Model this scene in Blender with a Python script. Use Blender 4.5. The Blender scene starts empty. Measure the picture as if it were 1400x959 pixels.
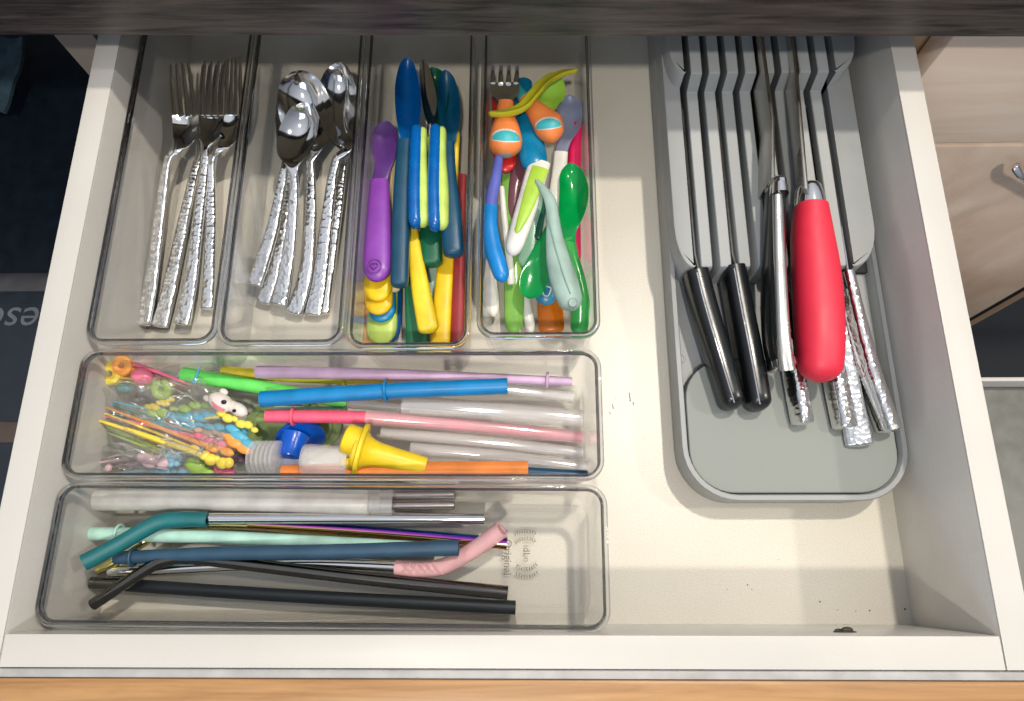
import bpy, math, random
from mathutils import Vector, Matrix, Euler, noise
random.seed(7)
S = 0.001                      # all coordinates below are millimetres
# ------------------------------------------------------------------ camera
FOC, CAM, ROT = 984.93, Vector((15.73, 28.65, 465.0)), Euler((0.3010, 0.0202, 0.0007), 'XYZ')
RM = ROT.to_matrix()
scene = bpy.context.scene
cam_d = bpy.data.cameras.new('camera'); cam = bpy.data.objects.new('camera', cam_d)
scene.collection.objects.link(cam); scene.camera = cam
cam.location = CAM * S; cam.rotation_euler = ROT
cam_d.sensor_width = 36; cam_d.lens = FOC / 1400 * 36; cam_d.clip_start = 0.01; cam_d.clip_end = 50
# ------------------------------------------------------------------ world and lamps
world = bpy.data.worlds.new('World'); scene.world = world; world.use_nodes = True
wn = world.node_tree; bg = wn.nodes['Background']
tc = wn.nodes.new('ShaderNodeTexCoord'); sep = wn.nodes.new('ShaderNodeSeparateXYZ')
rmp = wn.nodes.new('ShaderNodeValToRGB'); mp = wn.nodes.new('ShaderNodeMapRange')
wn.links.new(tc.outputs['Generated'], sep.inputs[0]); wn.links.new(sep.outputs['Z'], mp.inputs['Value'])
mp.inputs['From Min'].default_value = -1; mp.inputs['From Max'].default_value = 1
wn.links.new(mp.outputs[0], rmp.inputs[0]); wn.links.new(rmp.outputs[0], bg.inputs['Color'])
e = rmp.color_ramp.elements
e[0].position = 0.3; e[0].color = (0.04, 0.04, 0.045, 1)
e[1].position = 1.0; e[1].color = (0.80, 0.84, 0.92, 1)
k = e.new(0.55); k.color = (0.16, 0.16, 0.18, 1)
k = e.new(0.80); k.color = (0.42, 0.46, 0.54, 1)
bg.inputs['Strength'].default_value = 0.86

def lamp(name, loc, power, radius, col):
    d = bpy.data.lights.new(name, 'POINT'); d.energy = power; d.shadow_soft_size = radius; d.color = col
    o = bpy.data.objects.new(name, d); o.location = Vector(loc) * S; scene.collection.objects.link(o); return o
lamp('ceiling_lamp_main', (430, 535, 1590), 64, 0.032, (1.0, 0.92, 0.79))
lamp('ceiling_lamp_behind', (40, -590, 1590), 50, 0.040, (1.0, 0.93, 0.82))
lamp('ceiling_lamp_side', (1420, 150, 1600), 36, 0.040, (1.0, 0.92, 0.80))
wd = bpy.data.lights.new('window_daylight', 'AREA'); wd.energy = 12; wd.shape = 'RECTANGLE'; wd.size = 1.4; wd.size_y = 1.0
wd.color = (0.62, 0.78, 1.0)
wo = bpy.data.objects.new('window_daylight', wd); scene.collection.objects.link(wo)
wo.location = (-0.5, -2.0, 1.35); wo.rotation_euler = (Vector((0, 0.3, 0)) - wo.location).to_track_quat('-Z', 'Y').to_euler()

scene.view_settings.view_transform = 'Standard'; scene.view_settings.look = 'None'
scene.view_settings.exposure = 0.0; scene.view_settings.gamma = 1.0
cy = scene.cycles
cy.max_bounces = 14; cy.transparent_max_bounces = 48; cy.transmission_bounces = 10; cy.glossy_bounces = 5; cy.diffuse_bounces = 4
cy.caustics_reflective = False; cy.caustics_refractive = False; cy.sample_clamp_indirect = 4
cy.use_denoising = True

# ------------------------------------------------------------------ pixel helpers (design-time tracing onto real planes)
def ray(u, v): return RM @ Vector(((u - 700) / FOC, -(v - 479.5) / FOC, -1.0))
def U(u, v, z):
    d = ray(u, v); return CAM + d * ((z - CAM.z) / d.z)
def UY(u, v, Y):
    d = ray(u, v); return CAM + d * ((Y - CAM.y) / d.y)
def px(u, v, z): return (U(u + .5, v, z) - U(u - .5, v, z)).length

# ------------------------------------------------------------------ materials
MATS = {}
def nodes(name):
    m = bpy.data.materials.new(name); m.use_nodes = True; t = m.node_tree
    return m, t, t.nodes, t.links, t.nodes['Principled BSDF']
def rgb(c): # 0-255 sRGB photograph-style base colour to linear
    return tuple((x / 255 / 12.92 if x / 255 <= .04045 else ((x / 255 + .055) / 1.055) ** 2.4) for x in c) + (1,)
def plastic(name, col, rough=.35, trans=0.0, bump=.08, scale=900, sss=0.0, spec=.5, wear=.09):
    if name in MATS: return MATS[name]
    m, t, n, l, b = nodes(name)
    c = rgb(col)
    co = n.new('ShaderNodeTexCoord')
    nz = n.new('ShaderNodeTexNoise'); nz.inputs['Scale'].default_value = 70; nz.inputs['Detail'].default_value = 5
    l.new(co.outputs['Object'], nz.inputs['Vector'])
    mix = n.new('ShaderNodeMixRGB'); mix.blend_type = 'MULTIPLY'; mix.inputs[1].default_value = c
    cr = n.new('ShaderNodeValToRGB'); l.new(nz.outputs['Fac'], cr.inputs[0])
    cr.color_ramp.elements[0].position = .3; cr.color_ramp.elements[0].color = (1 - 3 * wear,) * 3 + (1,)
    cr.color_ramp.elements[1].position = .7; cr.color_ramp.elements[1].color = (1, 1, 1, 1)
    l.new(cr.outputs[0], mix.inputs[2]); mix.inputs[0].default_value = 1
    l.new(mix.outputs[0], b.inputs['Base Color'])
    mr = n.new('ShaderNodeMapRange'); l.new(nz.outputs['Fac'], mr.inputs[0]); mr.inputs['To Min'].default_value = max(.03, rough - .1); mr.inputs['To Max'].default_value = rough + .12
    l.new(mr.outputs[0], b.inputs['Roughness'])
    b.inputs['Specular IOR Level'].default_value = spec
    if sss: b.inputs['Subsurface Weight'].default_value = sss; b.inputs['Subsurface Radius'].default_value = (.004, .003, .002); b.inputs['Subsurface Scale'].default_value = 1.0
    if bump:
        n2 = n.new('ShaderNodeTexNoise'); n2.inputs['Scale'].default_value = scale; n2.inputs['Detail'].default_value = 3; l.new(co.outputs['Object'], n2.inputs['Vector'])
        bp = n.new('ShaderNodeBump'); bp.inputs['Strength'].default_value = bump; bp.inputs['Distance'].default_value = .0005
        l.new(n2.outputs['Fac'], bp.inputs['Height']); l.new(bp.outputs[0], b.inputs['Normal'])
    if trans:
        out = n['Material Output']; tr = n.new('ShaderNodeBsdfTransparent'); mx = n.new('ShaderNodeMixShader')
        tr.inputs[0].default_value = tuple(min(1, .25 + .75 * x ** .6) for x in c[:3]) + (1,)
        mx.inputs[0].default_value = trans; l.new(b.outputs[0], mx.inputs[1]); l.new(tr.outputs[0], mx.inputs[2])
        l.new(mx.outputs[0], out.inputs['Surface'])
    MATS[name] = m; return m
def clear_sheet(name, tint, rough=.02, haze=.0, hazecol=(.8, .8, .8, 1), bump=0, bscale=60, gmin=.04, gmax=.5):
    m, t, n, l, b = nodes(name); n.remove(b); out = n['Material Output']
    tr = n.new('ShaderNodeBsdfTransparent'); tr.inputs[0].default_value = tint + (1,)
    gl = n.new('ShaderNodeBsdfGlossy'); gl.inputs['Roughness'].default_value = rough
    geo = n.new('ShaderNodeNewGeometry'); dt = n.new('ShaderNodeVectorMath'); dt.operation = 'DOT_PRODUCT'
    l.new(geo.outputs['Normal'], dt.inputs[0]); l.new(geo.outputs['Incoming'], dt.inputs[1])
    def mth(op, a, b=None):
        q = n.new('ShaderNodeMath'); q.operation = op
        for i, x in enumerate((a, b)):
            if x is None: continue
            if isinstance(x, (int, float)): q.inputs[i].default_value = x
            else: l.new(x, q.inputs[i])
        return q.outputs[0]
    fz = mth('ADD', mth('MULTIPLY', mth('POWER', mth('SUBTRACT', 1.0, mth('ABSOLUTE', dt.outputs['Value'])), 5.0), gmax), gmin)
    mx = n.new('ShaderNodeMixShader'); l.new(fz, mx.inputs[0]); l.new(gl.outputs[0], mx.inputs[2])
    src = tr
    if haze:
        df = n.new('ShaderNodeBsdfDiffuse'); df.inputs[0].default_value = hazecol
        m2 = n.new('ShaderNodeMixShader'); m2.inputs[0].default_value = haze; l.new(tr.outputs[0], m2.inputs[1]); l.new(df.outputs[0], m2.inputs[2]); src = m2
    l.new(src.outputs[0], mx.inputs[1]); l.new(mx.outputs[0], out.inputs['Surface'])
    if bump:
        co = n.new('ShaderNodeTexCoord'); nz = n.new('ShaderNodeTexNoise'); nz.inputs['Scale'].default_value = bscale; nz.inputs['Detail'].default_value = 4
        l.new(co.outputs['Object'], nz.inputs['Vector']); bp = n.new('ShaderNodeBump'); bp.inputs['Strength'].default_value = bump; bp.inputs['Distance'].default_value = .002
        l.new(nz.outputs['Fac'], bp.inputs['Height']); l.new(bp.outputs[0], gl.inputs['Normal']); l.new(bp.outputs[0], dt.inputs[0])
    MATS[name] = m; return m
def glass(name, col, rough=0.0):
    m, t, n, l, b = nodes(name); b.inputs['Base Color'].default_value = col + (1,); b.inputs['Transmission Weight'].default_value = 1
    b.inputs['IOR'].default_value = 1.49; b.inputs['Roughness'].default_value = rough; MATS[name] = m; return m
def metal(name, col, rough=.12, hammer=0, hscale=290, brushed=0):
    m, t, n, l, b = nodes(name); b.inputs['Base Color'].default_value = col + (1,); b.inputs['Metallic'].default_value = 1
    co = n.new('ShaderNodeTexCoord')
    nz = n.new('ShaderNodeTexNoise'); nz.inputs['Scale'].default_value = 120; nz.inputs['Detail'].default_value = 6; l.new(co.outputs['Object'], nz.inputs['Vector'])
    mr = n.new('ShaderNodeMapRange'); l.new(nz.outputs['Fac'], mr.inputs[0]); mr.inputs['To Min'].default_value = max(.02, rough - .06); mr.inputs['To Max'].default_value = rough + .08
    l.new(mr.outputs[0], b.inputs['Roughness'])
    bp = n.new('ShaderNodeBump')
    if hammer:
        vo = n.new('ShaderNodeTexVoronoi'); vo.feature = 'SMOOTH_F1'; vo.inputs['Smoothness'].default_value = .2; vo.voronoi_dimensions = '2D'; vo.inputs['Randomness'].default_value = .7; vo.inputs['Scale'].default_value = hscale
        l.new(co.outputs['Object'], vo.inputs['Vector']); bp.inputs['Strength'].default_value = hammer; bp.inputs['Distance'].default_value = .0011
        pw = n.new('ShaderNodeMath'); pw.operation = 'POWER'; pw.inputs[1].default_value = 2; l.new(vo.outputs['Distance'], pw.inputs[0]); l.new(pw.outputs[0], bp.inputs['Height']); l.new(bp.outputs[0], b.inputs['Normal'])
    elif brushed:
        mpn = n.new('ShaderNodeMapping'); mpn.inputs['Scale'].default_value = (1500, 30, 1500); l.new(co.outputs['Object'], mpn.inputs[0])
        n3 = n.new('ShaderNodeTexNoise'); n3.inputs['Scale'].default_value = 1; l.new(mpn.outputs[0], n3.inputs['Vector'])
        bp.inputs['Strength'].default_value = brushed; bp.inputs['Distance'].default_value = .0003; l.new(n3.outputs['Fac'], bp.inputs['Height']); l.new(bp.outputs[0], b.inputs['Normal'])
    MATS[name] = m; return m
def wood(name, c1, c2, stretch=(3, 60, 60), rough=.45, scale=1.0, rot=0):
    m, t, n, l, b = nodes(name)
    co = n.new('ShaderNodeTexCoord'); mpn = n.new('ShaderNodeMapping'); mpn.inputs['Scale'].default_value = stretch; mpn.inputs['Rotation'].default_value = (0, rot, 0)
    l.new(co.outputs['Object'], mpn.inputs[0])
    nz = n.new('ShaderNodeTexNoise'); nz.inputs['Scale'].default_value = scale; nz.inputs['Detail'].default_value = 9; nz.inputs['Roughness'].default_value = .62; nz.inputs['Distortion'].default_value = .6
    l.new(mpn.outputs[0], nz.inputs['Vector'])
    cr = n.new('ShaderNodeValToRGB'); cr.color_ramp.elements[0].position = .33; cr.color_ramp.elements[0].color = rgb(c1)
    cr.color_ramp.elements[1].position = .68; cr.color_ramp.elements[1].color = rgb(c2)
    l.new(nz.outputs['Fac'], cr.inputs[0]); l.new(cr.outputs[0], b.inputs['Base Color']); b.inputs['Roughness'].default_value = rough
    bp = n.new('ShaderNodeBump'); bp.inputs['Strength'].default_value = .15; bp.inputs['Distance'].default_value = .0006; l.new(nz.outputs['Fac'], bp.inputs['Height']); l.new(bp.outputs[0], b.inputs['Normal'])
    MATS[name] = m; return m
def iridescent(name):
    m, t, n, l, b = nodes(name); co = n.new('ShaderNodeTexCoord'); sp = n.new('ShaderNodeSeparateXYZ'); geo = n.new('ShaderNodeNewGeometry')
    l.new(geo.outputs['Normal'], sp.inputs[0]); mr = n.new('ShaderNodeMapRange'); mr.inputs['From Min'].default_value = -1; l.new(sp.outputs['Y'], mr.inputs[0])
    cr = n.new('ShaderNodeValToRGB'); el = cr.color_ramp.elements
    el[0].position = .05; el[0].color = (.45, .10, .06, 1); el[1].position = .95; el[1].color = (.02, .22, .40, 1)
    for p, c in ((.35, (.75, .55, .12, 1)), (.5, (.62, .10, .55, 1)), (.68, (.16, .05, .50, 1)), (.82, (.04, .10, .55, 1))):
        q = el.new(p); q.color = c
    l.new(mr.outputs[0], cr.inputs[0]); l.new(cr.outputs[0], b.inputs['Base Color']); b.inputs['Metallic'].default_value = 1; b.inputs['Roughness'].default_value = .14
    MATS[name] = m; return m
def drawer_board(name, col, rough, sparkle):
    m, t, n, l, b = nodes(name); co = n.new('ShaderNodeTexCoord')
    a = n.new('ShaderNodeTexNoise'); a.inputs['Scale'].default_value = 9; a.inputs['Detail'].default_value = 6; l.new(co.outputs['Object'], a.inputs['Vector'])
    s = n.new('ShaderNodeTexNoise'); s.inputs['Scale'].default_value = 1050; s.inputs['Detail'].default_value = 2; l.new(co.outputs['Object'], s.inputs['Vector'])
    cr = n.new('ShaderNodeValToRGB'); c = rgb(col); l.new(a.outputs['Fac'], cr.inputs[0])
    cr.color_ramp.elements[0].position = .3; cr.color_ramp.elements[0].color = tuple(x * .9 for x in c[:3]) + (1,)
    cr.color_ramp.elements[1].position = .7; cr.color_ramp.elements[1].color = c
    mx = n.new('ShaderNodeMixRGB'); mx.blend_type = 'MULTIPLY'; mx.inputs[0].default_value = sparkle
    c2 = n.new('ShaderNodeValToRGB'); c2.color_ramp.elements[0].position = .32; c2.color_ramp.elements[0].color = (.55, .54, .5, 1); c2.color_ramp.elements[1].position = .62; c2.color_ramp.elements[1].color = (1, 1, 1, 1)
    l.new(s.outputs['Fac'], c2.inputs[0]); l.new(cr.outputs[0], mx.inputs[1]); l.new(c2.outputs[0], mx.inputs[2])
    l.new(mx.outputs[0], b.inputs['Base Color']); b.inputs['Roughness'].default_value = rough
    bp = n.new('ShaderNodeBump'); bp.inputs['Strength'].default_value = .35 * sparkle + .06; bp.inputs['Distance'].default_value = .0006
    l.new(s.outputs['Fac'], bp.inputs['Height']); l.new(bp.outputs[0], b.inputs['Normal'])
    MATS[name] = m; return m

ACRYL = clear_sheet('acrylic', (.999, .999, .998), .015, haze=.002, gmin=.016, gmax=.75)
RIM = glass('acrylic_edge', (.86, .87, .88), .04)
FILM = clear_sheet('bag_film', (.97, .97, .965), .10, haze=.10, hazecol=(.97, .95, .92, 1), bump=.9, bscale=90, gmin=.16, gmax=.9)
CREASE_GLINT = clear_sheet('bag_crease_glint', (.97, .97, .96), .12, haze=.22, hazecol=(.97, .96, .94, 1), gmin=.3)  # whitish tint stands in for streak highlights along the film folds
SEAM = clear_sheet('bag_seam', (.95, .95, .94), .15, haze=.3, hazecol=(.95, .93, .9, 1), gmin=.12)
EDGE = glass('acrylic_edge_shade', (.22, .215, .22), .0)  # dark tint stands in for light lost inside the clear edge
STEEL = metal('polished_steel', (.80, .79, .77), .07)
HAMMER = metal('hammered_steel', (.84, .83, .81), .13, hammer=.4, hscale=365)
BRUSH = metal('brushed_steel', (.60, .585, .56), .26, brushed=.08)
BLADE = metal('blade_steel', (.52, .50, .46), .24, brushed=.1)
RAINBOW = iridescent('rainbow_steel')
GUN = metal('black_chrome', (.13, .125, .115), .15)
WHITE_RAIL = drawer_board('drawer_rail_foil', (200, 196, 189), .42, .06)
WHITE_SIDE = drawer_board('drawer_side_foil', (210, 207, 201), .22, .10)
FLOORM = drawer_board('drawer_floor_foil', (217, 211, 198), .34, .24)
OAK = wood('maple_front', (150, 108, 66), (184, 142, 94), (9, 160, 160), .4)
COUNTER = wood('dark_counter', (26, 24, 26), (92, 82, 76), (14, 230, 230), .33)
PINKWOOD = wood('pale_birch', (232, 204, 180), (248, 230, 210), (4, 40, 34), .38)
PINKDOOR = wood('pale_birch_door', (212, 178, 152), (250, 230, 208), (8, 30, 5), .34, rot=.5)
NAVY = plastic('dark_navy', (22, 32, 42), .3)
GREYP = plastic('grey_organiser', (154, 156, 155), .5, bump=.12, scale=1600, wear=.02)
GREYPAD = plastic('grey_pad', (138, 142, 137), .6, bump=.2, scale=2200, wear=.02)
GAP_SHADE = plastic('recess_shade', (30, 33, 36), .7)  # shade of gaps, slots and seams put into a dark colour
BLACKP = plastic('black_handle', (24, 26, 28), .22, bump=.02)
PAINT = plastic('dark_print', (70, 66, 58), .7, bump=0)

# ------------------------------------------------------------------ mesh building
class M:
    def __init__(self): self.v = []; self.f = []
    def add(self, vs, fs):
        o = len(self.v); self.v += [Vector(p) for p in vs]; self.f += [tuple(i + o for i in f) for f in fs]
    def loft(self, rings, cap0=True, cap1=True, loop=False):
        n = len(rings[0]); vs = [p for r in rings for p in r]; fs = []
        m = len(rings)
        for i in range(m if loop else m - 1):
            a, b = i * n, ((i + 1) % m) * n
            for j in range(n): fs.append((a + j, a + (j + 1) % n, b + (j + 1) % n, b + j))
        if not loop:
            if cap0: fs.append(tuple(range(n - 1, -1, -1)))
            if cap1: fs.append(tuple((m - 1) * n + j for j in range(n)))
        self.add(vs, fs); return self
    def box(self, x0, y0, z0, x1, y1, z1):
        return self.loft([[(x0, y0, z0), (x1, y0, z0), (x1, y1, z0), (x0, y1, z0)], [(x0, y0, z1), (x1, y0, z1), (x1, y1, z1), (x0, y1, z1)]])
    def bbox(self, x0, y0, z0, x1, y1, z1, b=1.0):          # box with softened long edges
        def r(d, z): return rr(x0 + d, y0 + d, x1 - d, y1 - d, max(.3, b - d * .3), z, 2)
        return self.loft([r(b * .6, z0), r(0, z0 + b * .6), r(0, z1 - b), r(b * .3, z1 - b * .3), r(b, z1)])
    def ell(self, c, r, n=10, rot=None):
        c = Vector(c); rings = []
        for i in range(1, n):
            ph = math.pi * i / n
            ring = []
            for j in range(2 * n):
                a = math.pi * j / n; p = Vector((r[0] * math.sin(ph) * math.cos(a), r[1] * math.sin(ph) * math.sin(a), -r[2] * math.cos(ph)))
                if rot: p = rot @ p
                ring.append(c + p)
            rings.append(ring)
        return self.loft(rings)
def rr(x0, y0, x1, y1, r, z, n=5):
    out = []
    for cx, cy_, a0 in ((x1 - r, y0 + r, -90), (x1 - r, y1 - r, 0), (x0 + r, y1 - r, 90), (x0 + r, y0 + r, 180)):
        for i in range(n + 1):
            a = math.radians(a0 + 90 * i / n); out.append((cx + r * math.cos(a), cy_ + r * math.sin(a), z))
    return out
COL = scene.collection
def mesh_obj(name, m, mat, origin, parent=None, smooth=True):
    me = bpy.data.meshes.new(name)
    o = Vector(origin)
    me.from_pydata([tuple((p - o) * S) for p in m.v], [], m.f)
    if mat: me.materials.append(mat)
    if smooth:
        me.polygons.foreach_set('use_smooth', [True] * len(me.polygons))
        try: me.set_sharp_from_angle(angle=math.radians(38))
        except Exception: pass
    me.update()
    ob = bpy.data.objects.new(name, me); COL.objects.link(ob)
    if parent: ob.parent = parent
    else: ob.location = o * S
    return ob
def tag(o, label, cat, group=None, kind=None):
    if label: o['label'] = label
    if cat: o['category'] = cat
    if group: o['group'] = group
    if kind: o['kind'] = kind
    return o
def thing(name, label, cat, origin, group=None):
    o = bpy.data.objects.new(name, None); COL.objects.link(o); o.location = Vector(origin) * S; o.empty_display_size = .01
    o['o'] = tuple(origin); return tag(o, label, cat, group)
ORG = {}
def T(name, label, cat, origin, group=None):
    o = thing(name, label, cat, origin, group); ORG[o.name] = Vector(origin); del o['o']; return o
def part(root, name, m, mat, sub=None, label=None, smooth=True):
    ob = mesh_obj(name, m, mat, ORG[root.name], sub or root, smooth)
    ORG[ob.name] = ORG[root.name]
    if label: ob['label'] = label
    return ob
def single(name, m, mat, label, cat, group=None, kind=None, smooth=True):
    zs = min(p.z for p in m.v); cx = sum(p.x for p in m.v) / len(m.v); cyy = sum(p.y for p in m.v) / len(m.v)
    return tag(mesh_obj(name, m, mat, (cx, cyy, zs), None, smooth), label, cat, group, kind)

def resample(st, k=10):
    """Catmull-Rom through rows of numbers"""
    if len(st) == 2: 
        a, b = st; return [[x + (y - x) * i / (2 * k) for x, y in zip(a, b)] for i in range(2 * k + 1)]
    out = []
    P = [st[0]] + list(st) + [st[-1]]
    for i in range(len(st) - 1):
        p0, p1, p2, p3 = P[i:i + 4]
        for j in range(k):
            t = j / k
            row = []
            for a, b, c, d in zip(p0, p1, p2, p3):
                m1, m2 = (c - a) / 2, (d - b) / 2
                h = (2 * t ** 3 - 3 * t ** 2 + 1) * b + (t ** 3 - 2 * t ** 2 + t) * m1 + (-2 * t ** 3 + 3 * t ** 2) * c + (t ** 3 - t ** 2) * m2
                row.append(h)
            out.append(row)
    out.append(list(st[-1])); return out

def ribbon(st, r0=0., r1=0., n=14, e=1.0, roll=0., k=10, hollow=0., m=None, mm=False, twist=None):
    """swept body. rows: u, v, half width (px), z (mm), thickness (mm; 0 = round), bowl depth (mm).  mm=True: rows are x, y, half width mm, z, ..."""
    rows = []
    for s in st:
        s = list(s) + [0] * (6 - len(s))
        if mm: rows.append([s[0], s[1], s[3], s[2], s[4] or 2 * s[2], s[5]])
        else:
            p = U(s[0], s[1], s[3]); w = s[2] * px(s[0], s[1], s[3]); rows.append([p.x, p.y, p.z, w, s[4] or 2 * w, s[5]])
    R = resample(rows, k)
    L = [0.]
    for a, b in zip(R, R[1:]): L.append(L[-1] + (Vector(b[:3]) - Vector(a[:3])).length)
    tot = L[-1]
    def at(s):
        s = min(max(s, 0), tot)
        for i in range(len(L) - 1):
            if s <= L[i + 1] or i == len(L) - 2:
                q = 0 if L[i + 1] == L[i] else (s - L[i]) / (L[i + 1] - L[i]); return [a + (b - a) * q for a, b in zip(R[i], R[i + 1])]
    ss = set(round(x, 4) for x in L)
    for q in (0.02, .08, .18, .32, .5, .72):
        if r0: ss.add(round(r0 * q, 4))
        if r1: ss.add(round(tot - r1 * q, 4))
    ss = sorted(ss); rings = []
    for i, s in enumerate(ss):
        row = at(s); p = Vector(row[:3]); w, th, d = row[3], row[4], row[5]
        a, b = at(s - .5), at(s + .5); t = Vector(b[:3]) - Vector(a[:3])
        if t.length < 1e-6: t = Vector((0, 1, 0))
        t.normalize(); x = t.cross(Vector((0, 0, 1))); x.normalize(); z = x.cross(t)
        rl = roll + (twist * s / tot if twist else 0)
        if rl: x, z = x * math.cos(rl) + z * math.sin(rl), z * math.cos(rl) - x * math.sin(rl)
        g = 1.0
        if r0 and s < r0: g *= math.sqrt(max(0.0004, 1 - (1 - s / r0) ** 2))
        if r1 and tot - s < r1: g *= math.sqrt(max(0.0004, 1 - (1 - (tot - s) / r1) ** 2))
        ring = []
        for j in range(n):
            an = 2 * math.pi * (j + .5) / n; c_, s_ = math.cos(an), math.sin(an)
            cx = math.copysign(abs(c_) ** e, c_); sz = math.copysign(abs(s_) ** e, s_)
            ring.append(p + x * (w * g * cx) + z * (th * .5 * (g if not d else max(g, .6)) * sz - d * g * (1 - cx * cx)))
        rings.append(ring)
    m = m or M()
    if hollow:
        ctr = [sum((Vector(q) for q in r), Vector()) / n for r in rings]
        inner = [[c + (q - c) * hollow for q in r] for r, c in zip(rings, ctr)]
        m.loft(rings + inner[::-1], loop=True)
    else: m.loft(rings)
    return m
def ring_torus(u, v, z, r, tube, axis, m=None, n=20, q=8, mmc=None):
    c = mmc or U(u, v, z); ax = Vector(axis).normalized(); a = ax.orthogonal().normalized(); b = ax.cross(a); m = m or M(); rings = []
    for i in range(n):
        t = 2 * math.pi * i / n; d = a * math.cos(t) + b * math.sin(t)
        rings.append([c + d * (r + tube * math.cos(2 * math.pi * j / q)) + ax * (tube * math.sin(2 * math.pi * j / q)) for j in range(q)])
    return m.loft(rings, loop=True)
def lathe(c, axis, prof, n=28, m=None):
    c = Vector(c); ax = Vector(axis).normalized(); a = ax.orthogonal().normalized(); b = ax.cross(a); m = m or M()
    return m.loft([[c + ax * h + (a * math.cos(2 * math.pi * i / n) + b * math.sin(2 * math.pi * i / n)) * r for i in range(n)] for h, r in prof])
def text_obj(body, size, mat, parent, origin, loc, rot, shear=0, ext=.1, name='lettering', parentsub=None):
    cu = bpy.data.curves.new(name, 'FONT'); cu.body = body; cu.size = size * S; cu.extrude = ext * S; cu.shear = shear
    cu.align_x = 'CENTER'; cu.align_y = 'CENTER'; cu.materials.append(mat)
    tmp = bpy.data.objects.new('tmp', cu); COL.objects.link(tmp); dg = bpy.context.evaluated_depsgraph_get(); dg.update()
    me = bpy.data.meshes.new_from_object(tmp.evaluated_get(dg)); bpy.data.objects.remove(tmp)
    ob = bpy.data.objects.new(name, me); COL.objects.link(ob); ob.parent = parent
    ob.location = (Vector(loc) - Vector(origin)) * S; ob.rotation_euler = rot; return ob

# ================================================================== LARGE STRUCTURE
# the drawer
HW, HT = 246.2, 83.9
dr = T('drawer', 'open white kitchen drawer holding the clear bins and the knife block', 'drawer', (0, 0, 0))
mf = M(); mf.box(-HW, 0, -12, HW, 470, 0); floor_p = part(dr, 'floor_panel', mf, FLOORM)
for s in (-1, 1):
    m = M(); a = HW if s > 0 else -HW - 15.5
    m.bbox(a, -15.5 if s > 0 else -15.5, -14, a + 15.5, 470, HT - .6, 1.0); sp_ = part(dr, 'side_panel', m, WHITE_SIDE)
    m = M(); m.bbox(a + .15, -15.4, HT - .6, a + 15.35, 470, HT, .3); part(dr, 'top_edge', m, WHITE_RAIL, sp_)
m = M(); m.bbox(-HW + .5, -15.5, -14, HW - .5, 0, HT - .6, 1.0); fp = part(dr, 'front_panel', m, WHITE_SIDE)
m = M(); m.bbox(-HW + .6, -15.4, HT - .6, HW - .6, -.1, HT, .3); part(dr, 'top_edge', m, WHITE_RAIL, fp)
m = M(); m.box(-HW - 15, 470.2, -14, HW + 15, 482, HT); part(dr, 'back_panel', m, WHITE_SIDE)
m = M(); m.bbox(-HW - 30, -20.5, -40, HW + 30, -16.2, HT - 4, .8); part(dr, 'front_liner', m, plastic('grey_liner', (178, 176, 174), .5))
m = M(); m.bbox(-HW - 45, -42, -70, HW + 45, -20.8, HT - 4.5, 1.2); part(dr, 'wooden_front', m, OAK)
# chip on the inner front board
c = U(1155, 863, 62); c.y = 0
m = M(); m.ell((c.x, .2, c.z), (6.2, .8, 2.6), 7); m.ell((c.x + 1, 1.2, c.z + .6), (3.4, 1.6, 1.3), 6, Matrix.Rotation(.1, 3, 'Y')); m.ell((c.x - 3, .6, c.z - .4), (2.4, 1.3, .9), 5); part(dr, 'screw_hole', m, plastic('chip_dark', (66, 62, 54), .5))
# crumbs and scratches on the drawer floor
m = M()
for u, v, r in ((1022, 800, .6), (1028, 806, .5), (1121, 823, .6), (1145, 834, .5), (1170, 836, .4), (1189, 835, .7), (1237, 833, 1.0), (994, 806, .4), (1012, 812, .3), (838, 558, .5), (861, 548, .6), (861, 538, .5), (842, 545, .4), (880, 600, .3), (1065, 765, .35)):
    p = U(u, v, 0); r *= .7; m.ell((p.x, p.y, r * .3), (r, r * random.uniform(.7, 1.5), r * .5), 4)
for u, v, l in ((861, 543, 3.6), (838, 556, 2.2), (866, 552, 1.4), (834, 565, 1.2)): p = U(u, v, 0); m.ell((p.x, p.y, .05), (.3, l, .12), 4, Matrix.Rotation(.12, 3, 'Z'))
single('crumbs', m, plastic('crumb_dark', (84, 74, 62), .8, bump=0), 'tiny dark crumbs scattered over the bare drawer floor', 'crumbs', kind='stuff')

# countertop over the back of the drawer
sk = -.019
def cy_(x): return 328.5 + sk * x
m = M()
X0, X1 = -900, 1100
def cring(z, b): return [(X0, cy_(X0) + b, z), (X1, cy_(X1) + b, z), (X1, 950, z), (X0, 950, z)]
m.loft([cring(117.4, 1.2), cring(118.6, 0), cring(158, 0), cring(161, 2.5)])
ct = T('countertop', 'dark wood grain countertop edge running above the back of the drawer', 'countertop', (0, 328, 122))
part(ct, 'slab', m, COUNTER, smooth=False)
m = M(); m.box(-890, 352, 116.5, 1090, 940, 117.3); part(ct, 'underside', m, wood('underside_board', (226, 214, 192), (238, 226, 206), (20, 20, 20), .5), label='pale board underside')
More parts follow.
